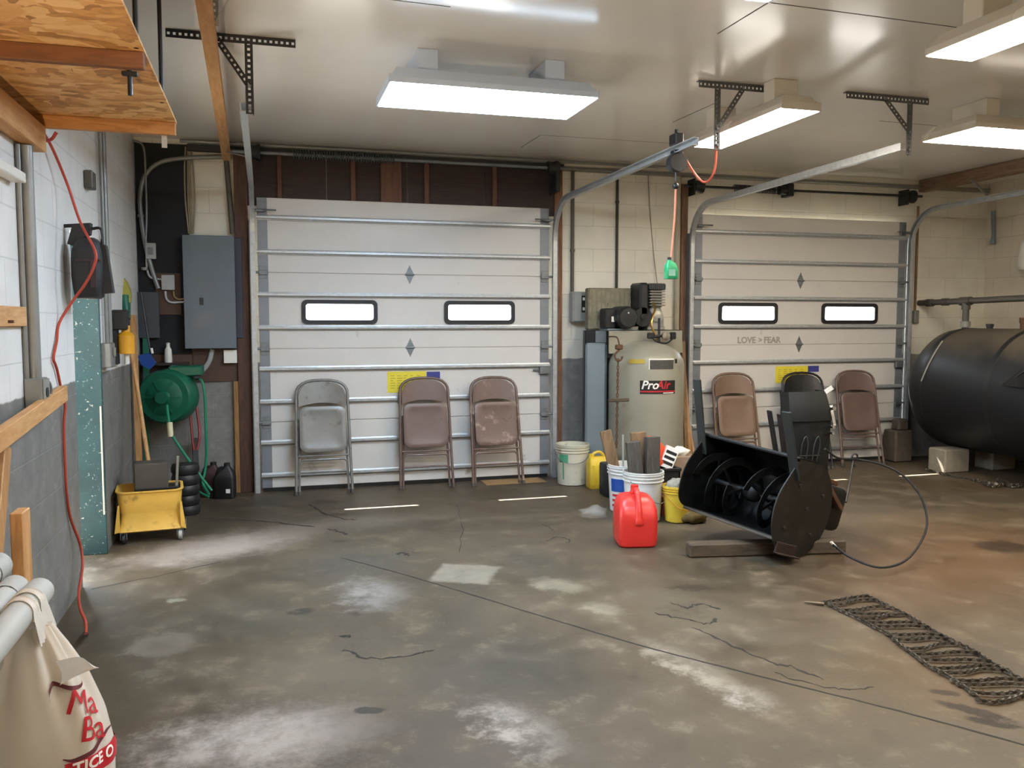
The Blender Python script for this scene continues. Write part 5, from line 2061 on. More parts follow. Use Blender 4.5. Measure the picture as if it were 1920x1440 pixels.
conduit([(x_, yw, 1.62), (x_, yw, 2.75)], 0.014, m_oldz, 'thin brown conduit on wall right of the stencilled door')
b = MB()
b.box((x_-0.03, YB-0.05, 1.48), (x_+0.03, YB-0.001, 1.62), 0.006)
tag(build(b, 'switch_box', m_conduit), 'small grey switch box at the foot of thin brown conduit', 'switch box')
ds = thing('disconnect_switch', 'grey disconnect switch box on the wall left of compressor', 'switch box', (2.94, YB, 1.49))
b = MB()
b.box((2.83, YB-0.115, 1.49), (3.03, YB-0.001, 1.785), 0.012)
build(b, 'body', m_boxg, ds)
b = MB()
b.box((2.838, YB-0.122, 1.50), (3.01, YB-0.1155, 1.775), 0.003)
cov = build(b, 'cover', mat('grey_switch_cover', '#8d918f', 0.45, 0.1), ds)
b = MB()
b.box((2.915, YB-0.1245, 1.585), (2.957, YB-0.1222, 1.745))
build(b, 'rating_label', m_ink, cov)
b = MB()
for z in (1.605, 1.70):
    b.box((2.925, YB-0.1262, z), (2.948, YB-0.1246, z+0.028))
build(b, 'label_print', m_whiteink, cov)
b = MB()
b.bar((3.035, YB-0.07, 1.74), (3.045, YB-0.09, 1.63), 0.012, 0.03, bev=0.003)
b.cyl((3.03, YB-0.07, 1.72), (3.05, YB-0.07, 1.72), 0.02, n=10)
build(b, 'lever', m_cap, ds)
# horizontal conduits along the ceiling edge
for i, (xa, xb_, y_, z_, r_, lab) in enumerate(((-0.65, 3.9, 7.69, 2.995, 0.014, 'long thin conduit along ceiling edge above the first overhead door'),
                                              (2.75, 6.7, 7.77, 2.945, 0.012, 'conduit along ceiling edge above compressor and stencilled door'))):
    conduit([(xa, y_, z_), (xb_, y_, z_)], r_, m_conduit, lab)

# cord reel hanging from the rail, with orange cord and green jug
y_ = 5.4
cr_ = thing('cord_reel', 'black cord reel hanging from the rail above compressor', 'cord reel', (2.62, 5.35, 2.5))
p = aX(1265, 300, 2.64)
py = p.y
b = MB()
b.box((2.62, py-0.05, 2.665), (2.68, py+0.05, 2.74), 0.006)
b.cyl((2.65, py, 2.73), (2.65, py, 2.77), 0.012, n=8)
build(b, 'rail_clamp', m_cap, cr_)
b = MB()
zt = 2.60
b.lathe([(0.02, -0.035), (0.062, -0.035), (0.066, -0.02), (0.066, 0.02), (0.062, 0.035), (0.02, 0.035)], mat4(V((1, 0, 0)), V((0, 0, 1)), V((0, -1, 0)), V((2.655, py, zt-0.045))), 24)
b.box((2.62, py-0.03, zt-0.02), (2.69, py+0.03, zt+0.035), 0.006)
build(b, 'body', m_cap, cr_)
b = MB()
b.cyl((2.65, py, zt-0.105), (2.65, py, zt-0.17), 0.006, n=6)
b.sphere((2.65, py, zt-0.20), 0.022, 12, 8)
build(b, 'cord_stop', m_cap, cr_)
pj = aY(1258, 505, py)
b = MB()
b.tube([(2.65, py, zt-0.2), (2.645, py, 2.2), (pj.x, py, pj.z+0.08)], 0.007, 8, k=4)
build(b, 'drop_cord', mat('pale_red_cord', '#c97f63', 0.5), cr_)
b = MB()
b.tube([(2.70, py, zt+0.01), aD(1300, 322, 5.85), aD(1318, 341, 5.8), aD(1332, 335, 5.75), aD(1341, 312, 5.7), aD(1343, 270, 5.65)], 0.0075, 8, k=6)
build(b, 'supply_cord', mat('coral_red_cord', '#d0604a', 0.5), cr_)
gj = thing('green_jug', 'green plastic jug hung on the pale red drop cord above compressor', 'jug', (pj.x, py, pj.z-0.06))
b = MB()
rings = []
for z, w_, d_, ox in ((-0.065, 0.08, 0.055, 0), (-0.06, 0.084, 0.06, 0), (0.0, 0.084, 0.06, 0), (0.03, 0.07, 0.05, -0.004), (0.05, 0.035, 0.03, -0.012), (0.062, 0.026, 0.026, -0.013)):
    rings.append([V((pj.x+x+ox, py+y, pj.z+z)) for x, y in rrect(w_, d_, 0.0125, 3)])
b.loft(rings)
build(b, 'body', m_greenl, gj, angle=45)
b = MB()
b.tube([(pj.x-0.0, py, pj.z+0.05), (pj.x+0.03, py, pj.z+0.035), (pj.x+0.044, py, pj.z-0.005)], 0.007, 8, k=3)
build(b, 'handle', m_greenl, gj)
b = MB()
b.cyl((pj.x-0.013, py, pj.z+0.06), (pj.x-0.013, py, pj.z+0.08), 0.013, n=10)
build(b, 'cap', m_cap, gj)
b = MB()
b.box((pj.x-0.03, py-0.0312, pj.z-0.045), (pj.x+0.018, py-0.0298, pj.z-0.002))
build(b, 'label', mat('pale_green_label', '#7fae95', 0.5), gj)
# ------------------------------------------------------------------ back left corner
b = MB()
b.box((XL+0.004, YB-0.02, 1.22), (-0.605, YB-0.001, 2.985))
struct(b, 'trim_8', m_dark)
b = MB()
b.box((XL+0.004, YB-0.03, 0.98), (-0.605, YB-0.001, 1.218), 0.002)
b.box((-0.60, YB-0.022, 0.98), (-0.24, YB-0.001, 1.32), 0.002)
struct(b, 'trim_9', mat('brown_plywood', '#4f382c', 0.7, 0, 0.2, 6))
b = MB()
b.box((-0.275, YB-0.05, 0.0), (-0.236, YB-0.001, 0.98), 0.003)
struct(b, 'trim_10', wood('tan_sill_post', '#9b7445', 0.7 and '#74542f', 0.65, 'Z'))
ep = thing('electrical_panel', 'large blue grey electrical panel on wall left of first overhead door', 'electrical panel', (-0.45, YB, 1.265))
pA, pB = aY(341, 440, YB-0.13), aY(444, 653, YB-0.13)
b = MB()
b.box((pA.x+0.006, YB-0.122, pB.z+0.006), (pB.x-0.006, YB-0.001, pA.z-0.006), 0.004)
build(b, 'box', m_panel, ep)
b = MB()
b.box((pA.x, YB-0.13, pB.z), (pB.x, YB-0.1225, pA.z), 0.003)
dr = build(b, 'door', m_panel, ep)
b = MB()
q = aY(378, 565, YB-0.13)
b.box((q.x-0.015, YB-0.136, q.z-0.03), (q.x+0.015, YB-0.1302, q.z+0.03), 0.003)
build(b, 'latch', m_cap, dr)
b = MB()
q0, q1 = aY(444, 446, YB-0.06), aY(457, 634, YB-0.06)
b.box((pB.x-0.004, YB-0.06, q1.z), (q1.x, YB-0.001, q0.z), 0.003)
tag(build(b, 'breaker_box', mat('dark_navy_enamel', '#2b3040', 0.5)), 'narrow dark navy box fixed right beside the electrical panel', 'electrical box')
# conduits
def bk_(pts, off=0.03):
    return [aY(x, y, YB-0.02-off) for x, y in pts]


conduit(bk_([(297, 541), (285, 505), (272, 455), (264, 400), (263, 365), (272, 330), (297, 306), (340, 297), (420, 294)]), 0.019, m_conduit, 'thick bent conduit arching over the dark board in back corner', k=6,
        straps=[aY(264, 405, YB-0.05), aY(271, 504, YB-0.05)])
conduit(bk_([(228, 263), (258, 266), (270, 280), (273, 330), (275, 400), (273, 458)], 0.045), 0.009, m_conduit, 'thin bent conduit running down to the small grey junction box', k=6)
conduit(bk_([(275, 486), (276, 505), (283, 520), (305, 524)], 0.02), 0.010, m_galv, 'short bright conduit elbow between the two junction boxes', k=5)
conduit(bk_([(310, 546), (312, 560), (322, 567), (345, 566)], 0.02), 0.011, m_galv, 'flexible conduit from square junction box to the electrical panel', k=5)
conduit(bk_([(325, 546), (327, 556), (335, 561), (345, 560)], 0.02), 0.008, mat('brass_conduit', '#9c8355', 0.4, 0.5), 'thin brassy conduit from square junction box to the electrical panel', k=5)
conduit(bk_([(424, 298), (430, 370), (436, 438)], 0.02), 0.022, m_cond_d, 'straight grey conduit dropping into the electrical panel top')
conduit(bk_([(398, 655), (392, 678), (380, 694), (366, 704)], 0.02), 0.022, m_boxg, 'flexible grey conduit curving out under the electrical panel', k=5)
for i, (xs, lab) in enumerate((((348, 346, 348, 354), 'leftmost cream cable entering the electrical panel top'), ((352, 352, 353, 357), 'second cream cable entering the electrical panel top'), ((358, 356, 358, 360), 'third cream cable entering the electrical panel top'), ((358, 362, 365, 362), 'rightmost cream cable entering the electrical panel top'))):
    conduit(bk_([(xs[0], 275), (xs[1], 320), (xs[2], 380), (xs[3], 438)], 0.01), 0.007, m_cable, lab, k=5, name='cable', n=6, group='cables into the electrical panel')


def wallbox(x0, y0, x1, y1, d, m, label, name='junction_box', cat='electrical box', cover=None, knock=False):
    a, c = aY(x0, y0, YB-0.02-d), aY(x1, y1, YB-0.02-d)
    root = thing(name, label, cat, ((a.x+c.x)/2, YB-0.02, c.z))
    b = MB()
    b.box((a.x, YB-0.02-d, c.z), (c.x, YB-0.0205, a.z), 0.004)
    build(b, 'box', m, root)
    b = MB()
    b.box((a.x-0.003, YB-0.025-d, c.z-0.003), (c.x+0.003, YB-0.0205-d, a.z+0.003), 0.002)
    f = build(b, 'cover_plate', cover or m, root)
    if knock:
        b = MB()
        b.box(((a.x+c.x)/2-0.02, YB-0.029-d, (a.z+c.z)/2-0.03), ((a.x+c.x)/2+0.02, YB-0.0255-d, (a.z+c.z)/2+0.03), 0.002)
        build(b, 'switch', m_conduit, f)
    return root


wallbox(273, 456, 292, 485, 0.05, m_boxg, 'small grey junction box with switch on dark board', knock=True)
wallbox(303, 516, 327, 543, 0.05, m_boxg, 'square grey junction box left of the electrical panel')
wallbox(256, 548, 299, 633, 0.06, mat('charcoal_box', '#3d4146', 0.5), 'charcoal grey breaker box on dark board behind the hose reel', 'breaker_box')
wallbox(420, 657, 444, 680, 0.05, m_whitep, 'white outlet box below the electrical panel', 'outlet_box', 'outlet')
b = MB()
a, c = aY(305, 512, YB-0.03), aY(340, 590, YB-0.03)
b.box((a.x-0.06, YB-0.03, c.z), (c.x, YB-0.0205, a.z))
tag(build(b, 'backing_board', mat('brown_backing', '#51392c', 0.7)), 'brown backing board behind the square junction box', 'board')
# white bottle on the brown plywood ledge
wb = aY(316, 680, YB-0.09)
b = MB()
b.box((wb.x-0.16, YB-0.14, wb.z-0.02), (wb.x+0.16, YB-0.031, wb.z))
tag(build(b, 'ledge_shelf', m_brownx), 'small dark shelf carrying the white bottle above hose reel', 'shelf')
wbt = thing('white_bottle', 'white squeeze bottle on the small dark shelf above hose reel', 'bottle', (wb.x, YB-0.09, wb.z))
b = MB()
b.lathe([(0.01, 0), (0.03, 0.002), (0.032, 0.03), (0.028, 0.11), (0.014, 0.135)], T((wb.x, YB-0.09, wb.z)), 18)
build(b, 'body', m_whitep, wbt)
b = MB()
b.lathe([(0.015, 0.135), (0.016, 0.165), (0.008, 0.17)], T((wb.x, YB-0.09, wb.z)), 14)
build(b, 'cap', m_whitep, wbt)

# hose reel
HR = aY(311, 744, 7.36)
hr = thing('hose_reel', 'green plastic hose reel hanging on back wall over the mop bucket', 'hose reel', (HR.x, 7.4, HR.z-0.25))
b = MB()
r_ = 0.222
MR = mat4(V((1, 0, 0)), V((0, 0, 1)), V((0, -1, 0)), V((HR.x, 7.36, HR.z))) @ RY(-16) @ RX(0)
b.lathe([(0.02, 0.075), (0.05, 0.075), (0.06, 0.06), (0.13, 0.055), (0.15, 0.045), (0.20, 0.045), (r_-0.01, 0.03), (r_, 0.0), (r_, -0.13), (r_-0.02, -0.16), (0.02, -0.165)], MR, 40)
build(b, 'drum', m_green, hr, angle=25)
b = MB()
b.lathe([(0.01, 0.075), (0.055, 0.077), (0.05, 0.10), (0.01, 0.102)], MR, 24)
build(b, 'hub', m_green, hr)
b = MB()
for a in (0, 60, 120, 180, 240, 300):
    b.bar(MR @ V((math.cos(R(a))*0.06, math.sin(R(a))*0.06, 0.058)), MR @ V((math.cos(R(a))*0.145, math.sin(R(a))*0.145, 0.054)), 0.014, 0.012)
build(b, 'spoke_ribs', m_green, hr)
b = MB()
b.box((HR.x+0.02, 7.38, HR.z+0.16), (HR.x+0.28, 7.62, HR.z+0.245), 0.012)
b.box((HR.x-0.10, 7.52, HR.z-0.15), (HR.x+0.2, YB-0.001, HR.z+0.2), 0.01)
build(b, 'bracket', m_green, hr)
b = MB()
h0 = aY(370, 708, 7.36)
b.cyl(h0-V((0.02, 0, 0)), h0+V((0.025, 0, 0)), 0.022, n=12)
build(b, 'hose_guide', m_cap, hr)
b = MB()
b.tube([h0, aY(379, 716, 7.34), aY(384, 745, 7.33), aY(386, 800, 7.33), aY(387, 850, 7.34), aY(384, 885, 7.34), aY(380, 905, 7.3), aY(392, 928, 7.2)], 0.011, 8, k=6)
build(b, 'hose', m_hose, hr)
b = MB()
g0 = aY(313, 760, 7.24)
b.tube([g0, aY(315, 778, 7.2), aY(318, 800, 7.16), aY(322, 815, 7.14), aY(345, 850, 7.12), aY(372, 888, 7.1), aY(397, 920, 7.08)], 0.011, 8, k=6)
b.tube([aY(366, 880, 7.12), aY(362, 900, 7.15), aY(372, 920, 7.15), aY(392, 932, 7.12)], 0.01, 8, k=5)
build(b, 'hose', m_hose, hr)
b = MB()
b.cyl(aY(318, 792, 7.16), aY(320, 819, 7.14), 0.022, n=12)
build(b, 'nozzle', mat('cream_nozzle', '#cdc39c', 0.5), hr)

# broom standing upside down, mop handle, lath, scoop
bm_ = thing('broom', 'upside down broom with yellow green head, its wooden handle in the mop bucket', 'broom', (-0.80, 6.6, 0.3))
p0, p1 = V((-0.79, 6.42, 0.36)), aY(236, 592, 6.95)
b = MB()
b.cyl(p0, p1, 0.015, n=10)
build(b, 'handle', m_tanz, bm_)
b = MB()
d = (p1-p0).normalized()
b.cyl(p1-d*0.03, p1+d*0.15, 0.03, 0.055, n=12)
build(b, 'socket', m_green, bm_)
b = MB()
q = p1+d*0.11
rings = []
for k, (w_, t_) in enumerate(((0.10, 0.06), (0.12, 0.07), (0.12, 0.08), (0.10, 0.06), (0.05, 0.04))):
    o_ = q+d*(0.055*k)
    rings.append([o_+V((x, y, 0)) for x, y in rrect(w_, t_, 0.012, 3)])
b.loft(rings)
build(b, 'bristles', mat('yellow_green_bristles', '#9c9440', 0.8, 0, 0.25, 30, stretch=(8, 8, 1)), bm_)
b = MB()
b.box((-0.975, 7.30, 0.62), (-0.93, 7.32, 1.52), 0.003)
b.v = [T((0, 0, 0)) @ p for p in b.v]
lt = aY(241, 600, 7.3)
b = MB()
b.bar((-0.965, 7.16, 0.005), (-0.99, 7.25, 1.55), 0.045, 0.018, V((0, 1, 0)), 0.002)
tag(build(b, 'lath', m_tanz), 'thin tan lath leaning in back left corner behind the broom', 'lath')
b = MB()
b.bar((-0.955, 7.45, 0.005), (-0.965, YB-0.045, 1.50), 0.05, 0.014, V((0, 1, 0)), 0.002)
tag(build(b, 'green_stick', m_green), 'green painted stick leaning in back left corner behind the broom', 'stick')
sc_ = thing('dustpan', 'blue long handled dustpan hanging above the hose reel', 'dustpan', aY(272, 660, 7.6))
b = MB()
b.cyl(aY(264, 548, 7.62), aY(281, 655, 7.58), 0.009, n=8)
build(b, 'handle', m_cap, sc_)
b = MB()
q = [aY(258, 668, 7.56), aY(279, 664, 7.52), aY(292, 682, 7.48), aY(281, 693, 7.48), aY(264, 684, 7.52)]
vs = q+[p+V((0, 0.05, 0.01)) for p in q]
b.add(vs, [(0, 1, 2, 3, 4), (9, 8, 7, 6, 5)]+[(i, (i+1) % 5, 5+(i+1) % 5, 5+i) for i in range(5)])
build(b, 'pan', m_bluep, sc_)
b = MB()
b.cyl(aY(284, 653, 7.56), aY(286, 663, 7.55), 0.01, n=8)
build(b, 'bright_clip', m_whiteink, sc_)

# mop bucket
mb_ = thing('mop_bucket', 'yellow mop bucket on casters with dark wringer at the back left corner', 'mop bucket', (-0.79, 6.32, 0), RZ(6))
b = MB()
rings = []
for z, w_, d_, rr in ((0.075, 0.40, 0.30, 0.03), (0.085, 0.43, 0.33, 0.04), (0.12, 0.40, 0.30, 0.04), (0.20, 0.375, 0.285, 0.045), (0.215, 0.385, 0.29, 0.045), (0.28, 0.40, 0.305, 0.05), (0.345, 0.41, 0.315, 0.05), (0.352, 0.43, 0.335, 0.055), (0.36, 0.43, 0.335, 0.055), (0.36, 0.395, 0.30, 0.045), (0.22, 0.36, 0.27, 0.04), (0.10, 0.35, 0.26, 0.04)):
    pts = []
    for x, y in rrect(w_, d_, rr, 5):
        dip = 0.02*(1-min(1, abs(x)/(w_/2)))if z > 0.34 and y < 0 else 0.0
        pts.append(V((x, y, z-dip)))
    rings.append(pts)
b.loft(rings)
build(b, 'tub', m_mop, mb_, local=True, angle=40)
for sx in (-1, 1):
    b = MB()
    b.prism([(sx*0.19, 0.09), (sx*0.225, 0.08), (sx*0.20, 0.27), (sx*0.19, 0.27)], -0.165, -0.145, Matrix(((1, 0, 0, 0), (0, 0, 1, 0), (0, 1, 0, 0), (0, 0, 0, 1))))
    build(b, 'corner_rib', m_mop, mb_, local=True)
for x, y, m_, r_, z_ in ((0.185, -0.14, m_galv, 0.036, 0.036), (-0.17, -0.14, m_cap, 0.036, 0.036), (0.21, 0.12, m_cap, 0.045, 0.05), (-0.2, 0.12, m_cap, 0.04, 0.04)):
    b = MB()
    b.lathe([(0.008, -0.014), (r_-0.008, -0.014), (r_, -0.008), (r_, 0.008), (r_-0.008, 0.014), (0.008, 0.014)], mat4(V((0, 1, 0)), V((0, 0, 1)), V((1, 0, 0)), V((x, y, r_))), 20)
    cst = build(b, 'caster', m_, mb_, local=True)
    b = MB()
    b.box((x-0.022, y-0.008, r_-0.004), (x-0.017, y+0.012, 0.085))
    b.box((x+0.017, y-0.008, r_-0.004), (x+0.022, y+0.012, 0.085))
    b.box((x-0.022, y-0.012, 0.074), (x+0.022, y+0.014, 0.08))
    build(b, 'caster_fork', m_galvd, cst, local=True)
wr = MB()
wr.box((-0.10, -0.02, 0.30), (0.12, 0.15, 0.52), 0.008)
build(wr, 'wringer', mat('dark_grey_wringer', '#4a453e', 0.6, 0.1, 0.2, 9), mb_, local=True)
b = MB()
b.bar((0.17, 0.02, 0.33), (0.185, 0.0, 0.56), 0.018, 0.03, bev=0.003)
build(b, 'wringer_lever', m_iron, mb_, local=True)
b = MB()
b.box((-0.10, -0.03, 0.335), (0.19, 0.17, 0.35), 0.004)
build(b, 'wringer_frame', m_cap, mb_, local=True)

# dark crates, bolt cutter, oil jugs
b = MB()
for i in range(5):
    b.lathe([(0.02, 0.0), (0.095, 0.0), (0.105, 0.025), (0.105, 0.05), (0.095, 0.075), (0.02, 0.075)], T((-0.62, 7.02, 0.08*i)), 24)
tag(build(b, 'ribbed_canister', m_cap), 'black ribbed canister on the floor behind the mop bucket', 'canister')
bc = thing('bolt_cutter', 'bolt cutter with dark red handles leaning under the hose reel', 'bolt cutter', (-0.55, 7.5, 0))
b = MB()
b.bar((-0.585, 7.58, 0.0), (-0.60, 7.74, 0.50), 0.05, 0.02, bev=0.004)
build(b, 'jaw', m_cap, bc)
for s in (-1, 1):
    b = MB()
    b.tube([(-0.585+s*0.012, 7.575, 0.42), (-0.58+s*0.03, 7.60, 0.55), (-0.60+s*0.028, 7.66, 0.78)], 0.011, 8, k=3)
    build(b, 'handle', mat('dull_red_grip_%d' % (s+1), '#8a2f2a', 0.5), bc)
for i, (x, y, lab, mm) in enumerate(((-0.355, 7.58, 'black oil jug with white label spot on floor under the wall outlet', m_cap), (-0.47, 7.66, 'dark red brown oil jug behind the black jug', mat('dark_red_jug', '#3b211f', 0.5)))):
    jg2 = thing('oil_jug', lab, 'jug', (x, y, 0), RZ(-12))
    b = MB()
    rings = []
    for z, w_, d_, ox in ((0, 0.16, 0.10, 0), (0.008, 0.17, 0.11, 0), (0.18, 0.17, 0.11, 0), (0.225, 0.13, 0.09, 0.01), (0.255, 0.07, 0.06, 0.02), (0.275, 0.05, 0.05, 0.02)):
        rings.append([V((px+ox, py_, z)) for px, py_ in rrect(w_, d_, 0.022, 4)])
    b.loft(rings)
    build(b, 'body', mm, jg2, local=True)
    b = MB()
    b.cyl((0.02, 0, 0.272), (0.02, 0, 0.30), 0.026, n=14)
    build(b, 'cap', m_cap, jg2, local=True)
    b = MB()
    b.tube([(-0.01, 0, 0.262), (-0.05, 0, 0.25), (-0.072, 0, 0.19)], 0.012, 8, k=3)
    build(b, 'handle', mm, jg2, local=True)
    if i == 0:
        b = MB()
        b.box((0.02, -0.0562, 0.05), (0.055, -0.0548, 0.085))
        build(b, 'label', m_whiteink, jg2, local=True)

# ------------------------------------------------------------------ left wall fittings
xw = XL+0.03
b_ = lambda pts, off=0.03: [aX(x, y, XL+off) for x, y in pts]
yq = aX(60, 500, XL+0.04).y
cc = thing('conduit', 'thick grey conduit on left wall with outlet box at its foot', 'conduit', (XL+0.035, yq, 1.15))
b = MB()
b.cyl((XL+0.032, yq, 1.22), (XL+0.032, yq, 2.262), 0.03, n=14)
build(b, 'tube', m_conduit, cc)
b = MB()
b.cyl((XL+0.012, yq-0.045, 1.22), (XL+0.012, yq-0.045, 2.26), 0.011, n=8)
build(b, 'thin_tube', m_conduit, cc)
ob_ = thing('outlet_box', 'grey outlet box at foot of thick conduit on left wall', 'outlet', (XL, yq, 1.1))
b = MB()
b.box((XL+0.001, yq-0.06, 1.12), (XL+0.075, yq+0.055, 1.25), 0.006)
build(b, 'box', m_conduit, ob_)
b = MB()
b.box((XL+0.0755, yq-0.055, 1.125), (XL+0.081, yq+0.05, 1.245), 0.002)
fp = build(b, 'face_plate', m_iron, ob_)
b = MB()
b.cyl((XL+0.0812, yq-0.005, 1.185), (XL+0.085, yq-0.005, 1.185), 0.022, n=16)
build(b, 'socket', m_cap, fp)
b = MB()
b.tube([(XL+0.06, yq+0.055, 1.23), (XL+0.07, yq+0.10, 1.22), (XL+0.07, yq+0.12, 1.17), (XL+0.05, yq+0.11, 1.13)], 0.006, 6, k=4)
build(b, 'wire_loop', m_conduit, ob_)
q = aX(160, 340, XL)
b = MB()
b.box((XL+0.001, q.y-0.06, q.z-0.045), (XL+0.05, q.y+0.06, q.z+0.06), 0.006)
tag(build(b, 'outlet_box', m_cond_d), 'small dark box high on left wall above the side doorway', 'outlet')
for dy, r_, lab in ((0.0, 0.02, 'grey conduit on left wall beyond side doorway, ending at the switch box'), (-0.09, 0.011, 'thin conduit beside the grey one beyond side doorway')):
    y0_ = aX(197, 400, XL+0.025).y+dy
    conduit([(XL+0.025, y0_, 1.36), (XL+0.025, y0_, ZC-0.002)], r_, m_conduit, lab)
y0_ = aX(203, 665, XL+0.03).y
swb = thing('switch_box', 'grey switch box on left wall beyond the side doorway', 'switch box', (XL, y0_, 1.2))
b = MB()
b.box((XL+0.001, y0_-0.09, 1.20), (XL+0.06, y0_+0.08, 1.36), 0.006)
build(b, 'box', m_conduit, swb)
b = MB()
b.box((XL+0.06, y0_-0.02, 1.27), (XL+0.075, y0_+0.02, 1.33), 0.003)
build(b, 'toggle', m_iron, swb)
# yellow bottle with clear bowl on a black bracket
yy_ = aX(228, 650, XL+0.05).y
yl = thing('yellow_dispenser', 'yellow dispenser bottle hanging nozzle down on left wall beside broom', 'dispenser', (XL+0.06, yy_, 1.25))
b = MB()
b.lathe([(0.02, 0), (0.055, 0.004), (0.055, 0.13), (0.04, 0.15), (0.028, 0.155), (0.028, 0.20), (0.01, 0.205)], T((XL+0.08, yy_, 1.27)), 20)
build(b, 'bottle', mat('amber_yellow_plastic', '#d99a1c', 0.4), yl)
b = MB()
b.box((XL+0.001, yy_-0.06, 1.44), (XL+0.10, yy_+0.05, 1.58), 0.008)
b.box((XL+0.001, yy_-0.05, 1.20), (XL+0.03, yy_+0.05, 1.44), 0.004)
build(b, 'bracket', m_cap, yl)
b = MB()
b.cyl((XL+0.08, yy_, 1.20), (XL+0.08, yy_, 1.27), 0.016, n=10)
build(b, 'nozzle', m_whitep, yl)

# black gear hanging over the doorway corner
GY = 5.08
gear = thing('hanging_gear_bag', 'black gear bag hanging by its strap on left wall over side doorway', 'bag', (XL+0.12, GY, 1.62))
g = lambda x, y, dy=0.0: aY(x, y, GY+dy)
b = MB()
rings = []
for yy2, xl, xr, dp in ((560, 148, 186, 0.07), (556, 144, 192, 0.09), (520, 139, 194, 0.11), (485, 138, 194, 0.11), (470, 140, 192, 0.11), (455, 146, 188, 0.09), (447, 153, 180, 0.07)):
    a, c = g(xl, yy2), g(xr, yy2)
    w_ = c.x-a.x
    rings.append([V(((a.x+c.x)/2+x, GY+y, a.z)) for x, y in rrect(w_, dp*2, min(w_, dp*2)*0.25, 4)])
b.loft(rings)
m_gear = mat('black_nylon', '#26272a', 0.65, 0, 0.25, 10)
build(b, 'body', m_gear, gear, angle=60)
b = MB()
a = [g(128, 458), g(138, 421), g(172, 419), g(170, 440), g(152, 448), g(140, 462)]
vs = [p+V((0, -0.03, 0)) for p in a]+[p+V((0, 0.03, 0)) for p in a]
b.add(vs, [(0, 1, 2, 3, 4, 5), (11, 10, 9, 8, 7, 6)]+[(i, (i+1) % 6, 6+(i+1) % 6, 6+i) for i in range(6)])
build(b, 'top_flap', m_gear, gear)
b = MB()
b.tube([g(172, 429), g(186, 428), g(191, 440), g(193, 475), g(200, 520)], 0.008, 8, k=4)
build(b, 'tubular_strap', m_cap, gear)
b = MB()
a = [g(191, 458), g(199, 460), g(213, 549), g(193, 551)]
vs = [p+V((0, -0.02, 0)) for p in a]+[p+V((0, 0.05, 0)) for p in a]
b.add(vs, [(0, 1, 2, 3), (7, 6, 5, 4)]+[(i, (i+1) % 4, 4+(i+1) % 4, 4+i) for i in range(4)])
build(b, 'side_pouch', m_gear, gear)
b = MB()
a, c = g(140, 486, -0.115), g(190, 489, -0.115)
b.box((a.x, a.y-0.002, c.z-0.004), (c.x, a.y+0.004, a.z+0.004))
a, c = g(168, 487, -0.115), g(182, 540, -0.115)
b.box((a.x, a.y-0.003, c.z), (c.x, a.y+0.004, a.z), 0.002)
build(b, 'panel_trim', mat('dark_maroon_trim', '#33262a', 0.6), gear)
b = MB()
a = g(150, 421)
b.cyl((XL+0.001, GY, a.z-0.01), (XL+0.12, GY, a.z), 0.01, n=8)
build(b, 'wall_peg', m_cap, gear)

# tan block and white strip on left wall
y0a, y0b = aX(0, 590, XL).y, aX(38, 590, XL).y
b = MB()
za, zb2 = aX(38, 575, XL+0.02).z, aX(38, 612, XL+0.02).z
b.box((XL+0.001, y0a-0.5, zb2), (XL+0.025, y0b, za), 0.003)
blk = build(b, 'wall_board', m_tan, label='short pine board screwed on left wall near the picture edge', cat='board')
b = MB()
q = aX(16, 603, XL+0.026)
b.cyl((XL+0.025, q.y, q.z), (XL+0.045, q.y, q.z), 0.006, n=8)
build(b, 'screw', m_rust, blk)
b = MB()
a = aX(44, 338, XL+0.05)
b.box((XL+0.001, 2.2, a.z-0.012), (XL+0.06, a.y, a.z+0.03), 0.004)
tag(build(b, 'wall_strip', m_whitep), 'white strip on left wall under the loft ledger', 'strip')

# orange cord from the loft along the wall
oc = thing('extension_cord', 'red orange cord hanging from the loft and trailing down left wall', 'cord', (XL+0.1, 5.0, 0))
b = MB()
pts = [aD(62, 248, 4.0), aD(75, 262, 4.05), aD(95, 262, 4.1), aD(106, 248, 4.1)]
b.tube(pts, 0.008, 8, k=5)
build(b, 'loop', m_orange, oc)
b = MB()
def LW(x, y, off):
    return aX(x, y, XL+off)
pts = [aD(78, 246, 4.1), aD(100, 282, 4.2), aD(128, 350, 4.4), aD(150, 415, 4.42), aD(178, 470, 4.4), aD(176, 500, 4.4), aD(158, 535, 4.4), aD(138, 562, 4.4), aD(108, 605, 4.35), aD(93, 640, 4.28), aD(76, 671, 4.2),
       aD(85, 684, 4.24), aD(97, 695, 4.28), aD(113, 730, 4.36), aD(122, 760, 4.4), aD(117, 800, 4.4), aD(108, 870, 4.4), aD(113, 920, 4.42), aD(130, 970, 4.5), aD(150, 1020, 4.6), aD(155, 1060, 4.58), aD(148, 1110, 4.45), aD(150, 1140, 4.2), aD(160, 1165, 4.05), aD(161, 1190, 3.95)]
pts = [V((max(p.x, XL+0.012), p.y, max(p.z, 0.009))) for p in pts]
b.tube(pts, 0.0072, 8, k=5)
build(b, 'cable', m_orange, oc)
b = MB()
e = pts[-1]
b.cyl(e, aZ(160, 1187, 0.012), 0.012, n=8)
build(b, 'plug', m_cap, oc)

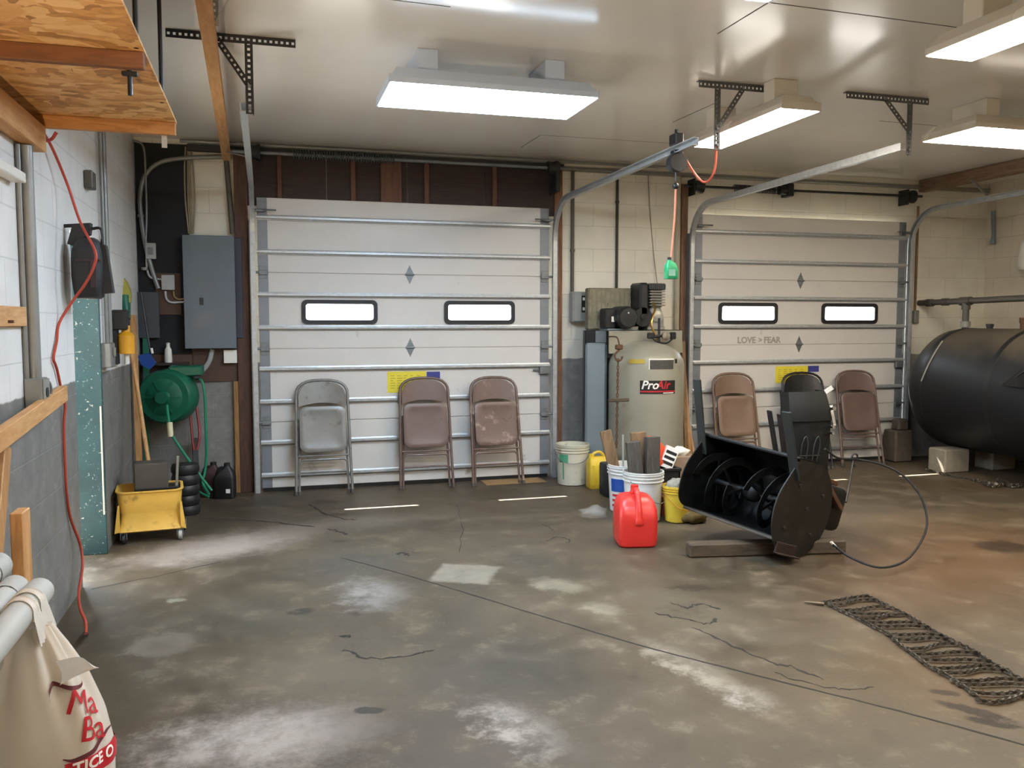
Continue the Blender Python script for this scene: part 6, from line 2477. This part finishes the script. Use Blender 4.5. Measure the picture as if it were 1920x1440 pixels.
# ------------------------------------------------------------------ foreground: pipe rack, planks, bag
rk = thing('lumber_rack', 'pine rack with one tall upright at lower left holding grey pipes', 'rack', (-0.75, 1.6, 0))
b = MB()
uf = aD(42, 962, 2.62)
b.box((uf.x-0.036, uf.y, 0.0), (uf.x, uf.y+0.089, uf.z), 0.003)
build(b, 'upright', m_tanz, rk)
b = MB()
b.box((uf.x-0.075, 0.4, 0.50), (uf.x-0.037, uf.y+0.08, 0.59), 0.003)
build(b, 'side_rail', m_tan, rk)
for yy in (1.3, 0.5):
    b = MB()
    b.box((XL+0.001, yy, 0.640), (-0.52, yy+0.038, 0.725), 0.003)
    build(b, 'crossbar', m_tanx, rk)
    b = MB()
    b.box((uf.x-0.036, yy-0.039, 0.0), (uf.x, yy-0.001, 0.72), 0.003)
    build(b, 'upright', m_tanz, rk)
# pipes
for px, py2, d_, r_, lab in ((74, 1108, 2.30, 0.0345, 'grey plastic pipe carrying the white shopping bag'), (28, 1102, 2.33, 0.034, 'grey plastic pipe behind the one with the bag, ending further left'), (-4, 1060, 2.42, 0.036, 'topmost grey plastic pipe at the left picture edge')):
    e = aD(px, py2, d_)
    pr_ = thing('plastic_pipe', lab, 'pipe', (e.x, 1.4, e.z), group='grey pipes on the rack')
    b = MB()
    b.cyl((e.x, 0.3, e.z), (e.x, e.y, e.z), r_, n=20, caps=False)
    b.cyl((e.x, 0.3, e.z), (e.x, e.y, e.z), r_-0.004, n=20, caps=False)
    b.ring([(math.cos(2*PI*i/20)*r_, math.sin(2*PI*i/20)*r_) for i in range(20)], [(math.cos(2*PI*i/20)*(r_-0.004), math.sin(2*PI*i/20)*(r_-0.004)) for i in range(20)], 0, 0.001, mat4(V((1, 0, 0)), V((0, 0, 1)), V((0, -1, 0)), V((e.x, e.y, e.z))))
    build(b, 'tube', m_pvc, pr_)
    b = MB()
    b.cyl((e.x, e.y-0.10, e.z), (e.x, e.y-0.002, e.z), r_+0.0025, n=20, caps=False)
    b.cyl((e.x, e.y-0.10, e.z), (e.x, e.y-0.10001, e.z), r_+0.0025, n=20, caps=False)
    build(b, 'bell_end', m_pvc, pr_)
e = aD(8, 1212, 2.2)
b = MB()
b.cyl((e.x, 0.3, e.z), (e.x, e.y, e.z), 0.028, n=18)
tag(build(b, 'plastic_pipe', m_pvc), 'lower grey plastic pipe beneath the one with the bag', 'pipe', 'grey pipes on the rack')

# plank leaning along the wall
b = MB()
A0, A1 = aX(-40, 852, XL+0.10), aX(119, 737, XL+0.06)
b.bar(A0, A1, 0.038, 0.075, V((0, 0, 1)), 0.003)
tag(build(b, 'plank', m_tan), 'raw pine plank slanting up along left wall above grey paint', 'plank')
b = MB()
b.bar((-0.93, 3.05, 0.004), (-0.985, 3.72, 1.02), 0.085, 0.03, V((1, 0, 0)), 0.004)
tag(build(b, 'plank', m_tanz), 'pine board leaning upright on left wall at the picture edge, under slanting plank', 'plank')
b = MB()
b.box((XL+0.002, 3.55, 0.0), (XL+0.05, 3.62, 0.32), 0.003)
tag(build(b, 'stake', m_oldz), 'short dark stake against left wall behind the shopping bag', 'stake')

# shopping bag on the front pipe
bgM = aD(74, 1108, 2.30)
bx0 = bgM.x
bcy = 2.36
bag = thing('shopping_bag', 'white plastic shopping bag with red lettering hanging on grey pipe', 'bag', (bx0, bcy, 0.2))
BT, BH = 0.735, 0.52


def lerp_tab(tab, v):
    for (a0, b0), (a1, b1) in zip(tab, tab[1:]):
        if v <= a1:
            t_ = (v-a0)/(a1-a0)
            return b0+(b1-b0)*t_
    return tab[-1][1]


RXT = ((0.0, 0.055), (0.1, 0.085), (0.25, 0.125), (0.45, 0.165), (0.65, 0.19), (0.85, 0.19), (1.0, 0.15))
RYT = ((0.0, 0.03), (0.25, 0.07), (0.5, 0.095), (0.8, 0.11), (1.0, 0.08))


def bagc(v):
    return bx0+0.005, bcy+0.01*v


def bagpt(u, v):
    """u round the bag, v from the mouth (0) to the bottom (1)"""
    a = u*2*PI
    z = BT-v*BH
    rx, ry = lerp_tab(RXT, v), lerp_tab(RYT, v)
    cx, cy = bagc(v)
    f = 0.11*(1-v)**2.5+0.006
    k = 1+f*math.sin(a*8+v*2.5)+f*0.5*math.sin(a*15+2-v*4)
    ca, sa = math.cos(a), math.sin(a)
    return V((cx+math.copysign(abs(ca)**0.85, ca)*rx*k, cy+math.copysign(abs(sa)**0.85, sa)*ry*k, z))


b = MB()
rings = []
NU, NV = 128, 30
for j in range(NV+1):
    rings.append([bagpt(i/NU, j/NV) for i in range(NU)])
cen = sum(rings[-1], V((0, 0, 0)))/NU
rings.append([cen+(p-cen)*0.6+V((0, 0, -0.02)) for p in rings[-1]])
b.loft(rings, caps=False)
b.add([p for p in rings[-1]], [tuple(range(NU))])
bagm = build(b, 'body', m_bag, bag, angle=80)
# handles: gathered strips looped over the pipe
pz = bgM.z
for k, (yA, yB) in enumerate(((bcy-0.035, bcy-0.02), (bcy+0.035, bcy+0.045))):
    rp = 0.0345+0.004
    path = [V((bx0+0.055, yA, BT-0.03)), V((bx0+rp+0.006, yA-0.004, pz-0.02))]
    for a in range(0, 181, 20):
        path.append(V((bx0+math.cos(R(a))*rp, yA+(yB-yA)*a/180, pz+math.sin(R(a))*rp)))
    path += [V((bx0-rp-0.006, yB, pz-0.03)), V((bx0-0.055, yB, BT-0.03))]
    path = smooth_path(path, 3)
    def strip(u, v, path=path):
        i = min(len(path)-1, int(round(u*(len(path)-1))))
        p = path[i]
        e_ = abs(u-0.5)*2
        w_ = 0.016+0.03*e_**2
        o = (p-V((bx0, p.y, pz)))
        o = V((o.x, 0, o.z)).normalized()*(0.003*math.sin(v*22))
        return p+V((0, (v-0.5)*w_*2, 0))+o
    b = MB()
    b.grid(strip, len(path)-1, 10)
    build(b, 'handle', m_bag, bag, angle=80)
# flared loose corner of the bag mouth
b = MB()
c0, c1, c2 = aD(104, 1240, 2.09), aD(150, 1232, 2.05), aD(176, 1252, 2.03)
top = smooth_path([c0, c1, c2], 6)
bot = smooth_path([aD(112, 1285, 2.09), aD(142, 1268, 2.06), aD(176, 1254, 2.03)], 6)
N_ = len(top)-1
def flap(u, v):
    i = int(round(u*N_))
    return top[i].lerp(bot[i], v)+V((0.012*math.sin(v*PI), -0.012*math.sin(v*PI)*(1-u), 0))
b.grid(flap, N_, 6)
build(b, 'loose_corner', m_bag, bag, angle=80)


def bagwrap(b, u0, v0, off=0.0035):
    """flat art (x to the viewer's right, z up, metres) laid on the side of the bag"""
    for i, p in enumerate(b.v):
        v = min(0.98, max(0.02, v0-p.z/BH))
        u = u0+p.x/0.88
        q = bagpt(u, v)
        e_ = 0.004
        n_ = (bagpt(u+e_, v)-bagpt(u-e_, v)).cross(bagpt(u, v-e_)-bagpt(u, v+e_)).normalized()
        b.v[i] = q+n_*(off+p.y)
    return b


def cutfine(b, size):
    """split long faces so that flat art can follow the folds"""
    bm = bmesh.new()
    vs = [bm.verts.new(p) for p in b.v]
    for f in b.f:
        try:
            bm.faces.new([vs[i] for i in f])
        except ValueError:
            pass
    bmesh.ops.triangulate(bm, faces=bm.faces[:])
    for _ in range(4):
        ed = [e for e in bm.edges if e.calc_length() > size]
        if not ed:
            break
        bmesh.ops.subdivide_edges(bm, edges=ed, cuts=1)
        bmesh.ops.triangulate(bm, faces=bm.faces[:])
    bm.verts.index_update()
    b.v = [v.co.copy() for v in bm.verts]
    b.f = [[v.index for v in f.verts] for f in bm.faces]
    b.m = [0]*len(b.f)
    bm.free()
    return b


def bagtext(txt, size, x, z, m, shear, rot=0.0, parent=None, off=0.004, bold=0.002, name='lettering'):
    b = MB()
    b.text(txt, size, Matrix(((1, 0, 0, x), (0, 0, 1, 0), (0, 1, 0, z), (0, 0, 0, 1))) @ RZ(rot), 0.0003, shear, 'LEFT', bold)
    cutfine(b, 0.012)
    bagwrap(b, U0, V0, off)
    return build(b, name, m, parent or bagm, angle=70)


U0, V0 = 0.845, 0.40
b = MB()
b.grid(lambda u, v: V((-0.02+u*0.24, 0, -0.125-0.05*v+0.02*u)), 24, 6)
bagwrap(b, U0, V0, 0.003)
bnd = build(b, 'red_band', m_redink, bagm, angle=70)
bagtext('TICE O', 0.038, -0.008, -0.143, m_whiteink, 0.15, 5, bnd, 0.0045, 0.001)
bagtext('Ma', 0.088, 0.004, 0.022, m_redink, 0.2, -14, bold=0.0)
bagtext('Ba', 0.088, 0.018, -0.052, m_redink, 0.1, -10, bold=0.0)
m_mar = mat('dark_maroon_ink', '#5d2830', 0.5)
def swoosh(pts, w_):
    sp = smooth_path([V((x, 0, z)) for x, z in pts], 6)
    q_ = MB()
    N = len(sp)
    def f(u, v):
        i = min(N-1, int(round(u*(N-1))))
        ww = w_*math.sin(PI*(0.08+0.84*u))
        return sp[i]+V((0, 0, (v-0.5)*ww))
    q_.grid(f, N-1, 1)
    return q_
for pts in ([(-0.03, 0.03), (-0.026, 0.055), (-0.005, 0.072), (0.03, 0.055), (0.07, 0.05), (0.1, 0.06)], [(-0.022, -0.112), (0.0, -0.12), (0.05, -0.108), (0.1, -0.085), (0.14, -0.08)]):
    s_ = swoosh(pts, 0.012)
    bagwrap(s_, U0, V0, 0.0035)
    build(s_, 'swoosh', m_mar, bagm, angle=70)

# clamp lamp on the rack, added out of view to brighten the loft
cl = thing('added_loft_lamp', 'added unseen clamp lamp on the pine rack lighting the loft', 'lamp', (-0.60, 0.52, 0.725))
b = MB()
b.cyl((-0.60, 0.52, 0.7255), (-0.60, 0.52, 0.86), 0.01, n=10)
b.box((-0.63, 0.50, 0.7255), (-0.57, 0.54, 0.745), 0.004)
build(b, 'clamp', m_cap, cl)
ax_, ay_, az_ = frame(V((0.05, 0.58, 0.82)))
LM = mat4(ax_, ay_, az_, V((-0.60, 0.55, 0.93)))
b = MB()
b.lathe([(0.02, -0.09), (0.04, -0.08), (0.07, -0.04), (0.10, 0.04), (0.115, 0.11), (0.112, 0.11), (0.097, 0.042), (0.067, -0.036), (0.038, -0.075), (0.02, -0.085)], LM, 24)
build(b, 'lamp_shade', m_galv, cl)
b = MB()
b.sphere((-0.60, 0.55, 0.93), 0.045, 14, 8)
build(b, 'bulb', glow('warm_bulb', (1.0, 0.72, 0.42, 1), 1550.0), cl)
# ------------------------------------------------------------------ daylight
w = bpy.data.worlds.new('world')
bpy.context.scene.world = w
w.use_nodes = True
bg = w.node_tree.nodes['Background']
bg.inputs['Color'].default_value = (0.82, 0.91, 1.0, 1)
bg.inputs['Strength'].default_value = 6.0
sd = bpy.data.lights.new('sun', 'SUN')
sd.energy = 35.0
sd.angle = R(0.5)
sd.color = (1.0, 0.96, 0.9)
so = bpy.data.objects.new('sun', sd)
C.objects.link(so)
so.location = (0, 15, 20)
so.rotation_euler = V((0.24, -0.93, -1.6)).to_track_quat('-Z', 'Y').to_euler()

sc = bpy.context.scene
sc.view_settings.view_transform = 'Standard'
sc.view_settings.look = 'None'
sc.view_settings.exposure = 1.1
sc.view_settings.gamma = 1.0
sc.view_settings.use_curve_mapping = False
sc.cycles.max_bounces = 8
sc.cycles.diffuse_bounces = 5
sc.cycles.glossy_bounces = 3
sc.cycles.transparent_max_bounces = 12
sc.cycles.caustics_reflective = False
sc.cycles.caustics_refractive = False
sc.cycles.sample_clamp_indirect = 6.0
sc.cycles.use_denoising = True
